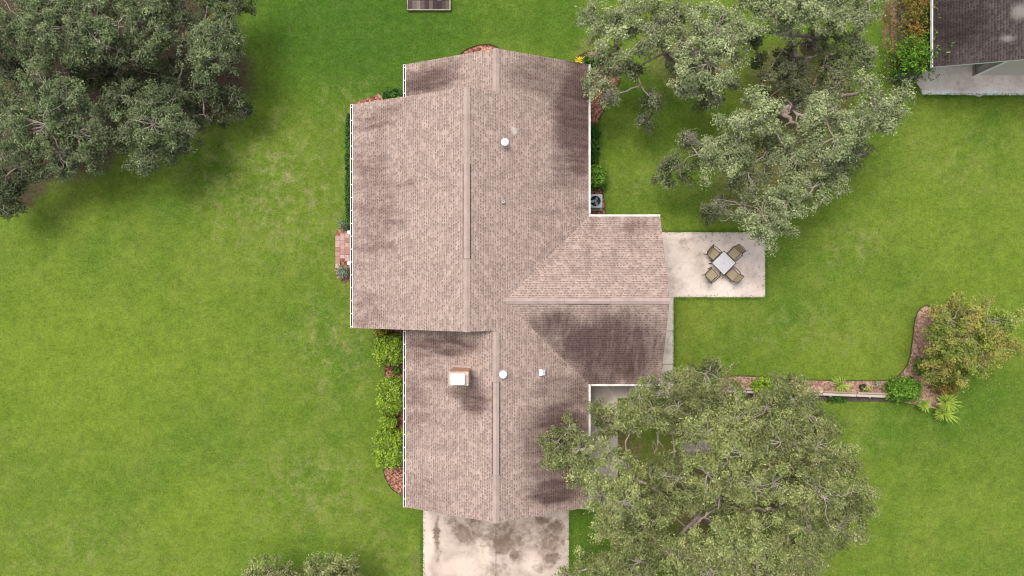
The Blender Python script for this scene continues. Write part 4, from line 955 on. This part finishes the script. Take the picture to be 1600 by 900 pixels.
shrub('leafy_shrub', 'large bright green bush at the corner of the garden bed beside the yuccas', 'shrub', 1416, 610, 22, 16, 1.0, M['mid'], 66, boxy=2.1, jag=.22, leaf=.12, wid=.05)
shrub('leafy_shrub', 'shaded dark shrub hugging the foot of the multi stemmed tree', 'shrub', 1452, 574, 14, 12, .9, M['mid'], 67, boxy=2.1, jag=.25, dens=.55)
shrub('bronze_shrub', 'rusty brown leaved shrub just above the yuccas', 'shrub', 1480, 606, 15, 11, .8, M['hedge_red'], 68, boxy=2.1, jag=.2, dens=.6)
shrub('groundcover_plant', 'dark trailing plant at the foot of the timber wall', 'plant', 1309, 623, 15, 5, .25, M['box_dark'], 69, boxy=2.1, jag=.12, dens=.8, leaf=.08)
shrub('groundcover_plant', 'pale little sprig alone in the mulch near the bend of the bed', 'plant', 1372, 600, 4, 4, .25, M['silver'], 70, boxy=2.1, jag=.1, dens=.5, leaf=.07)
shrub('groundcover_plant', 'dark plant beneath the oak at the north east roof corner', 'plant', 926, 98, 10, 7, .6, M['box_dark'], 71, boxy=2.1, jag=.2, dens=.6)
# neighbour's overgrown hedge and vine
shrub('overgrown_hedge', 'tall overgrown hedge with red leaf tips between the lattice and the dark roof', 'hedge', 1429, 5, 17, 68, 1.9, M['hedge_red'], 72, boxy=3, jag=.8, leaf=.13, wid=.04, dens=.55)
shrub('climbing_vine', 'bright green vine spilling over the corner of the dark neighbouring roof', 'plant', 1432, 88, 24, 21, 2.2, M['mid'], 73, boxy=2.2, jag=.75, leaf=.13, wid=.05, dens=.6)
shrub('leafy_shrub', 'fine grassy green sprays hiding the end of the lattice', 'shrub', 1421, 118, 15, 9, 1.0, M['silver'], 74, boxy=2.1, jag=.3, dens=.5, leaf=.12, wid=.03)

def rosette(name, label, cat, px, py, rpx, h, mat, seed, n=46, wid=.05, group=None, droop=.5, rings=1, trunk=True):
    rng = np.random.default_rng(seed)
    x, y = W(px, py, h); r = rpx / ppm(h); root = empty(name, (x, y, 0)); tag(root, label, cat, group)
    A = []
    for k in range(n):
        t = rng.uniform(0, 6.283); el = rng.uniform(0.1, 1.25); L = r * rng.uniform(.75, 1.15) / max(math.cos(el) ** .5, .55)
        d = np.array([math.cos(t), math.sin(t), 0]); s = np.array([-math.sin(t), math.cos(t), 0]); pr = None
        segs = 6
        for i in range(segs + 1):
            u = i / segs; p = np.array([0, 0, h * .8]) + d * L * u * math.cos(el * (1 - .3 * u)) + np.array([0, 0, 1]) * (L * u * math.sin(el) - droop * L * u * u * math.cos(el))
            p[2] = max(p[2], .03)
            w = wid * (0.6 + .8 * u) * (1 - u) ** .6 + .004
            c = (p + s * w / 2, p - s * w / 2)
            if pr is not None: A.append(np.stack([pr[0], c[0], c[1], pr[1]]))
            pr = c
    P = np.stack(A); kites('foliage', P, mat, root, np.full(len(P), .8))
    m = MB(); m.tube([(0, 0, -.05), (0.02, 0.01, h * .4), (0, 0, h * .82)], [.06, .05, .045], 7); m.build('stem', M['bark'], root)
    return root
rosette('yucca', 'spiky yellow green yucca nearest the rusty shrub, upper of the right pair', 'plant', 1481, 629, 15, .9, M['yucca'], 81, 120, .06, group='yuccas at the end of the bed', droop=.35)
rosette('yucca', 'spiky green yucca lowest on the lawn side, lower of the right pair', 'plant', 1476, 645, 15, .55, M['yucca'], 82, 110, .06, group='yuccas at the end of the bed', droop=.45)
rosette('yucca', 'smallest yucca, left of the pair and touching the large bush', 'plant', 1446, 633, 11, .7, M['yucca'], 83, 80, .05, group='yuccas at the end of the bed', droop=.4)
rosette('fern', 'arching green fern behind the timber wall in the mulch', 'plant', 1314, 601, 15, .45, M['yucca'], 84, 60, .04, droop=.7)
rosette('yellow_plant', 'golden yellow leaved plant at the north east roof corner', 'plant', 905, 95.5, 7.5, .3, M['flower'], 85, 18, .06, droop=.4)
rosette('lily_plant', 'dark strappy plant in mulch beside the golden yellow plant', 'plant', 917, 93, 12, .3, M['box_dark'], 86, 40, .04, droop=.4)
# potted plant
x, y = W(1345, 604); pot = empty('potted_plant', (x, y, 0)); tag(pot, 'black nursery pot with a leaning plant in the mulch between fern and large bush', 'potted plant')
m = MB(); m.lathe((0, 0, .02), [(.11, 0), (.15, .24), (.17, .24), (.17, .27), (.14, .27), (.13, .2)], 16, cap=False); m.build('pot', M['terracotta'], pot)
m = MB(); m.lathe((0, 0, .02), [(.125, .18), (.125, .2)], 16); m.build('soil', M['litter'], pot)
rng = np.random.default_rng(88); C = rng.normal(size=(60, 3)) * np.array([.14, .07, .06]) + np.array([.12, -.05, .38]); kites('foliage', leaf_faces(rng, C, unit(rng.normal(size=(60, 3)) + np.array([0, 0, 1.2])), .14, .05), M['yucca'], pot, np.full(60, .8))
x, y = W(1419, 590); pot = empty('empty_pot', (x, y, 0)); tag(pot, 'small round black pot at the upper corner of the large bright bush', 'pot')
m = MB(); m.lathe((0, 0, .02), [(.06, 0), (.08, .16), (.1, .16), (.07, .16), (.06, .05)], 14); m.build('pot', M['terracotta'], pot)

# ------------------------------------------------------------------ timber retaining wall, lattice fence, platform, pavers
a = W(1135, 611, .35); b = W(1392, 620, .35); d = Vector((b[0] - a[0], b[1] - a[1], 0)); Ln = d.length; ang = math.atan2(d.y, d.x)
rw = empty('retaining_wall', (a[0], a[1], 0), ang); tag(rw, 'low weathered timber retaining wall along the long garden bed', 'retaining wall')
seg = [0, 2.45, 4.9, 6.6, 7.9]; seg[-1] = Ln
m = MB(); rg = random.Random(5)
for row in range(3):
    for i in range(len(seg) - 1):
        x0, x1 = seg[i] + (0.3 if row % 2 and i else 0), seg[i + 1] + (0.3 if row % 2 and i < len(seg) - 2 else 0)
        m.box(((x0 + x1) / 2, rg.uniform(-.012, .012), .06 + row * .122), (x1 - x0 - .012, .12, .118), rz=rg.uniform(-.003, .003), bev=.01)
m.build('timber', M['timber'], rw)
m = MB()
for i in range(len(seg) - 1):
    m.box(((seg[i] + seg[i + 1]) / 2 + .05, .135, .315), (seg[i + 1] - seg[i] - .05, .09, .06), rz=rg.uniform(-.008, .008), bev=.008)
m.build('cap_board', M['timber'], rw)
for xx in (0.4, 2.9, 5.3, 7.3):
    m = MB(); m.box((xx, -.09, .17), (.06, .05, .36), bev=.006); m.build('stake', M['timber'], rw)
sheet('soil_strip', [W(1130, 612.5), W(1400, 621), W(1400, 627.5), W(1300, 627), W(1130, 621)], 0.03, M['litter'])

lf = empty('lattice_fence', (19.72, 11.3, 0)); tag(lf, 'brown diagonal lattice fence in front of the overgrown red tipped hedge', 'fence')
m = MB(); Lh = 6.5; hh = 1.25
k = -hh
while k < Lh:
    for s in (1, -1):
        y0, y1 = (k, k + hh) if s > 0 else (k + hh, k)
        za, zb = 0.1, hh
        t0 = max(0, (0 - min(y0, y1)) / hh) if min(y0, y1) < 0 else 0; t1 = 1 - (max(0, (max(y0, y1) - Lh) / hh))
        if s > 0: A = Vector((.0, y0 + t0 * hh, za + t0 * (zb - za))); B = Vector((.0, y0 + t1 * hh, za + t1 * (zb - za)))
        else: A = Vector((.014, y0 - (1 - t1) * hh, za + (1 - t1) * (zb - za))); B = Vector((.014, y0 - (1 - t0) * hh, za + (1 - t0) * (zb - za)))
        dd = B - A
        if dd.length > .1: m.box((A + B) / 2, (.012, dd.length, .045), M=dd.to_track_quat('Y', 'Z').to_matrix().to_4x4())
    k += .14
m.build('lattice_panel', M['lattice'], lf)
for yy in (0, 2.15, 4.3, 6.45):
    m = MB(); m.box((.0, yy, .68), (.09, .09, 1.36), bev=.008); m.build('post', M['lattice'], lf)
m = MB(); m.box((0.0, 3.25, 1.27), (.06, 6.5, .05)); m.build('rail', M['lattice'], lf)
sheet('soil_strip', [W(1390, -60), W(1402, -60), W(1407, 112), W(1397, 108), W(1392, 60)], 0.014, M['mulch_pale'])

x0, y0 = W(636, 0, .18)[0], W(0, 15.5, .18)[1]; x1 = W(704, 0, .18)[0]
pf = empty('wooden_platform', ((x0 + x1) / 2, y0, 0)); tag(pf, 'low dark weathered board platform cut by the top edge of the photo', 'platform')
m = MB(); w = (x1 - x0); rg = random.Random(9); nb_ = 10
for i in range(nb_):
    for j in range(5):
        m.box((-w / 2 + .05 + (w - .1) * (i + .5) / nb_, .04 + .44 * (j + .5), .15 + rg.uniform(-.004, .004)), ((w - .1) / nb_ - .004, .438, .05), bev=.004)
m.build('board', M['deck'], pf)
m = MB(); m.box((0, .02, .10), (w, .05, .17), bev=.008); m.box((-w / 2 + .02, 1.13, .10), (.04, 2.2, .16), bev=.008); m.box((w / 2 - .03, 1.13, .10), (.06, 2.2, .17), bev=.008); m.box((0, 2.25, .1), (w, .05, .17)); m.build('rim', M['deck_rim'], pf)

pv = empty('paver_landing', (*W(537, 396), 0)); tag(pv, 'small landing of staggered red clay pavers at the west front door', 'paving')
m = MB(); rg = random.Random(3); bx, by = W(537, 396)
for (cx, ys, ye) in ((527.5, 368, 420), (535.0, 365, 404), (542.3, 361, 408), (549.5, 360, 420)):
    yy = ys
    while yy < ye - 3:
        l = rg.choice((6.5, 7.5, 9.0, 11.0)); l = min(l, ye - yy); c = W(cx, yy + l / 2, .1)
        m.box((c[0] - bx, c[1] - by, .05 + rg.uniform(-.004, .004)), (.232, l / 30.6 - .008, .1), rz=rg.uniform(-.01, .01), bev=.008); yy += l
m.build('paver', M['paver'], pv)
for i, (py, lab) in enumerate(((363, 'white square porch post at the north side of the clay pavers'), (411, 'white square porch post at the south side of the clay pavers'))):
    x, y = W(545.5, py, .9)
    p = empty('porch_post', (x, y, 0)); tag(p, lab, 'post', 'white posts flanking the pavers')
    m = MB(); m.box((0, 0, .45), (.13, .13, .9), bev=.01); m.build('shaft', M['white'], p)
    m = MB(); m.box((.05, 0, .92), (.26, .17, .05), bev=.01); m.build('cap', M['white'], p)
    m = MB(); m.tube([(0.05, 0, .8), (.35, 0, .8)], .025, 6); m.build('rail', M['white'], p)

# ------------------------------------------------------------------ air conditioner
x, y = W(930.5, 314, .72); ac = empty('air_conditioner', (x, y, 0)); tag(ac, 'grey square air conditioner with round fan grille in the mulch by the east wall', 'air conditioner')
m = MB(); m.box((0, 0, .05), (.85, .85, .08), bev=.01); m.build('base_pad', M['cement'], ac)
m = MB(); hw = .31
for sx, sy in ((1, 0), (-1, 0), (0, 1), (0, -1)):
    m.box((sx * hw, sy * hw, .40), (.03 if sx else .6, .03 if sy else .6, .62))
for k in range(14):
    for sx, sy in ((1, 0), (-1, 0), (0, 1), (0, -1)):
        m.box((sx * (hw + .018), sy * (hw + .018), .14 + k * .04), (.01 if sx else .58, .01 if sy else .58, .014))
m.build('cabinet', M['ac_grey'], ac)
m = MB(); n = 40; ro = []; ri = []
for k in range(n):
    t = 2 * math.pi * k / n; c, s = math.cos(t), math.sin(t); e = 2 / 9.0
    ro.append((.345 * abs(c) ** e * (1 if c > 0 else -1), .345 * abs(s) ** e * (1 if s > 0 else -1), .70)); ri.append((.262 * c, .262 * s, .715))
lo = [(p[0], p[1], .66) for p in ro]; li = [(p[0], p[1], .55) for p in ri]
m.add(ro + ri + lo + li, [(k, (k + 1) % n, n + (k + 1) % n, n + k) for k in range(n)] + [(2 * n + k, 2 * n + (k + 1) % n, (k + 1) % n, k) for k in range(n)] + [(n + k, n + (k + 1) % n, 3 * n + (k + 1) % n, 3 * n + k) for k in range(n)])
m.build('top_cover', M['ac_grey'], ac)
m = MB(); m.lathe((0, 0, .42), [(.27, 0), (.27, .01)], 24); m.build('coil', M['ac_dark'], ac)
m = MB(); m.lathe((0, 0, .52), [(.06, 0), (.06, .1), (.03, .12)], 14)
for k in range(3):
    t = R(62 + 120 * k); mm = Matrix.Rotation(t, 4, 'Z') @ Matrix.Rotation(R(18), 4, 'X'); m.box(mm @ Vector((.14, 0, 0)) + Vector((0, 0, .58)), (.2, .14, .006), M=mm)
m.build('fan', M['blade'], ac)
m = MB()
for r_ in (.06, .10, .14, .18, .22, .255): m.tube([(r_ * math.cos(2 * math.pi * k / 24), r_ * math.sin(2 * math.pi * k / 24), .715 + (.26 - r_) * .06) for k in range(25)], .0025, 4, cap=False)
for k in range(8): t = math.pi * k / 4; m.tube([(.05 * math.cos(t), .05 * math.sin(t), .73), (.262 * math.cos(t), .262 * math.sin(t), .717)], .003, 4)
m.build('fan_guard', M['ac_dark'], ac)
m = MB(); m.tube([(-.3, -.3, .2), (-.45, -.36, .15), (-.75, -.36, .3)], .02, 6); m.build('pipe', M['guard'], ac)

# ------------------------------------------------------------------ patio furniture
tx, ty = W(1131, 411, .72)
tb = empty('patio_table', (tx, ty, .06), R(45)); tag(tb, 'square patio table with frosted glass top and dark frame', 'table')
hs_ = .43
m = MB()
for sx, sy in ((1, 0), (-1, 0), (0, 1), (0, -1)):
    m.box((sx * hs_, sy * hs_, .66), (.032 if sx else 2 * hs_ + .032, .032 if sy else 2 * hs_ - .034, .035), bev=.006)
m.build('frame', M['frame'], tb)
gt = NT('frosted_glass'); gt.done((0.50, 0.48, 0.49), 0.35, spec=.5)
trn = gt.n('ShaderNodeBsdfTransparent'); mx = gt.n('ShaderNodeMixShader'); mx.inputs[0].default_value = .68
gt.t.links.new(trn.outputs[0], mx.inputs[1]); gt.t.links.new(gt.b.outputs[0], mx.inputs[2]); gt.t.links.new(mx.outputs[0], gt.out.inputs[0])
m = MB(); m.box((0, 0, .665), (2 * hs_ - .034, 2 * hs_ - .034, .012)); m.build('glass_top', gt.mat, tb)
for sx in (-1, 1):
    for sy in (-1, 1):
        m = MB(); m.tube([(sx * .42, sy * .42, .65), (sx * .3, sy * .3, .55), (sx * .22, sy * .22, .35), (sx * .28, sy * .28, .15), (sx * .40, sy * .40, .01)], .02, 7); m.build('leg', M['frame'], tb)
m = MB(); m.lathe((0, 0, .3), [(.18, 0), (.2, .02), (.18, .04)], 4); m.build('brace', M['frame'], tb)
m = MB(); m.lathe((0, 0, .672), [(.02, 0), (.045, 0.0), (.045, .006), (.02, .006)], 16); m.build('umbrella_hole', M['metal_grey'], tb)

def chair():
    """faces +y; seat width along x"""
    root = empty('patio_chair', (0, 0, .06))
    def S_(pts, w, th=.012):
        m = MB()
        vs = []
        for (y, z) in pts: vs += [(-w / 2, y, z), (w / 2, y, z)]
        vs += [(a, b, c - th) for a, b, c in vs]; n = len(pts)
        fs = [(2 * i, 2 * i + 1, 2 * i + 3, 2 * i + 2) for i in range(n - 1)] + [(2 * n + 2 * i + 2, 2 * n + 2 * i + 3, 2 * n + 2 * i + 1, 2 * n + 2 * i) for i in range(n - 1)]
        for i in range(n - 1): fs += [(2 * i + 2, 2 * n + 2 * i + 2, 2 * n + 2 * i, 2 * i), (2 * i + 1, 2 * n + 2 * i + 1, 2 * n + 2 * i + 3, 2 * i + 3)]
        m.add(vs, fs); return m
    S_([(.24, .42), (.22, .43), (.1, .405), (-.05, .395), (-.2, .40)], .46).build('seat', M['fabric'], root)
    S_([(-.21, .42), (-.25, .55), (-.30, .72), (-.36, .90)], .46).build('backrest', M['fabric'], root)
    for s in (-1, 1):
        m = MB(); x = s * .245
        m.tube([(x, .25, .40), (x, .1, .41), (x, -.1, .395), (x, -.21, .41), (x, -.25, .55), (x, -.30, .72), (x, -.37, .92)], .016, 6)
        m.build('side_rail', M['frame'], root)
        m = MB(); x = s * .285
        m.tube([(x, .20, 0.01), (x + s * .01, .26, .3), (x + s * .01, .27, .55), (x + s * .01, .22, .63), (x + s * .02, .05, .64), (x + s * .01, -.15, .635), (s * .25, -.28, .62)], .018, 6); m.build('armrest', M['frame'], root)
        m = MB(); m.tube([(s * .24, -.16, .4), (s * .245, -.22, .2), (s * .25, -.26, .01)], .015, 6); m.build('leg', M['frame'], root)
        m = MB(); m.tube([(s * .24, .2, .40), (s * .27, .24, .2), (s * .285, .2, .01)], .015, 6); m.build('leg', M['frame'], root)
    m = MB(); m.tube([(-.245, -.37, .92), (0, -.39, .93), (.245, -.37, .92)], .016, 6); m.build('top_rail', M['frame'], root)
    m = MB(); m.tube([(-.245, .25, .41), (.245, .25, .41)], .014, 6); m.tube([(-.26, 0, .30), (.26, 0, .30)], .012, 6); m.build('cross_bar', M['frame'], root)
    return root
proto = chair()
spots = [((1114, 396), -133, 'tan sling chair at the upper left side of the glass table, close to the house'),
         ((1111, 430), -48, 'tan sling chair at the lower left side of the glass table, pulled slightly away'),
         ((1147, 396), 135, 'tan sling chair at the upper right side of the glass table beside the oak'),
         ((1144, 429), 45, 'tan sling chair at the lower right side of the glass table towards the lawn')]
kids = list(proto.children)
for i, ((px, py), a, lab) in enumerate(spots):
    if i == 0: r_ = proto
    else:
        r_ = proto.copy(); COL.objects.link(r_)
        for c in kids: k = c.copy(); COL.objects.link(k); k.parent = r_
    x, y = W(px, py, .45); r_.location = (x, y, .06); r_.rotation_euler = (0, 0, R(a))
    tag(r_, lab, 'chair', 'chairs round the patio table')

# ------------------------------------------------------------------ ragged grass along hard edges, and weeds
rng = np.random.default_rng(99); A = []
def fringe(p, q, inward, dens=150, wd=.16):
    p = np.array(p); q = np.array(q); L = np.linalg.norm(q - p); n = int(L * dens)
    t = rng.random((n, 1)); base = p + (q - p) * t; s = np.array(inward) * rng.normal(0.0, wd * .4, (n, 1)) - np.array(inward) * .04
    C = np.concatenate([base + s, rng.uniform(.04, .09, (n, 1))], 1)
    A.append(leaf_faces(rng, C, unit(rng.normal(size=(n, 3)) * .6 + np.array([0, 0, .9])), .10, .022))
D = lambda *a: W(*a)
fringe(D(661, 796), D(661, 930), (1, 0)); fringe(D(889, 800), D(889, 900), (-1, 0)); fringe(D(1195, 363), D(1195, 464), (-1, 0)); fringe(D(1036, 363), D(1195, 363), (0, -1)); fringe(D(1054, 464.5), D(1195, 464.5), (0, 1))
fringe(D(1052, 466), D(1052, 600), (-1, 0)); fringe(D(1441, 149), D(1640, 149), (0, 1), 160, .18); fringe(D(889, 796), D(965, 796), (0, 1))
for path in (nb, neb, wb, eb_top):
    for i in range(len(path) - 1): fringe(path[i], path[i + 1], (0, 0), 60)
P = np.concatenate(A); g = kites('edge_grass', P, M['grass'], None, np.full(len(P), .8)); tag(g, 'ragged grass blades along the concrete and bed edges', 'grass', kind='stuff')
nl = 1500; rngf = np.random.default_rng(123)
cs = np.array([W(*q) for q in ((1110, 660), (1060, 820), (1220, 640), (960, 820), (1330, 860), (1000, 200), (1100, 300), (1240, 170), (1060, 150), (1330, 300), (250, 270), (380, 190), (120, 300), (1500, 600), (1380, 200), (1180, 410))])
C = cs[rngf.integers(0, len(cs), nl)] + rngf.normal(size=(nl, 2)) * 1.5
keep = ~((C[:, 0] > -7.6) & (C[:, 0] < 7.1) & (C[:, 1] > -10.4) & (C[:, 1] < 10.6)); C = C[keep]
C = np.concatenate([C, np.full((len(C), 1), .075)], 1)
fl = kites('fallen_leaves', leaf_faces(rngf, C, unit(rngf.normal(size=(len(C), 3)) * .25 + np.array([0, 0, 1])), .09, .045), M['fallen'], None, np.full(len(C), .8)); tag(fl, 'scattered fallen leaves on the grass and concrete around the oaks', 'leaves', kind='stuff')
print('OBJECTS', len(bpy.data.objects), 'FACES', sum(len(o.data.polygons) for o in bpy.data.objects if o.type == 'MESH'))
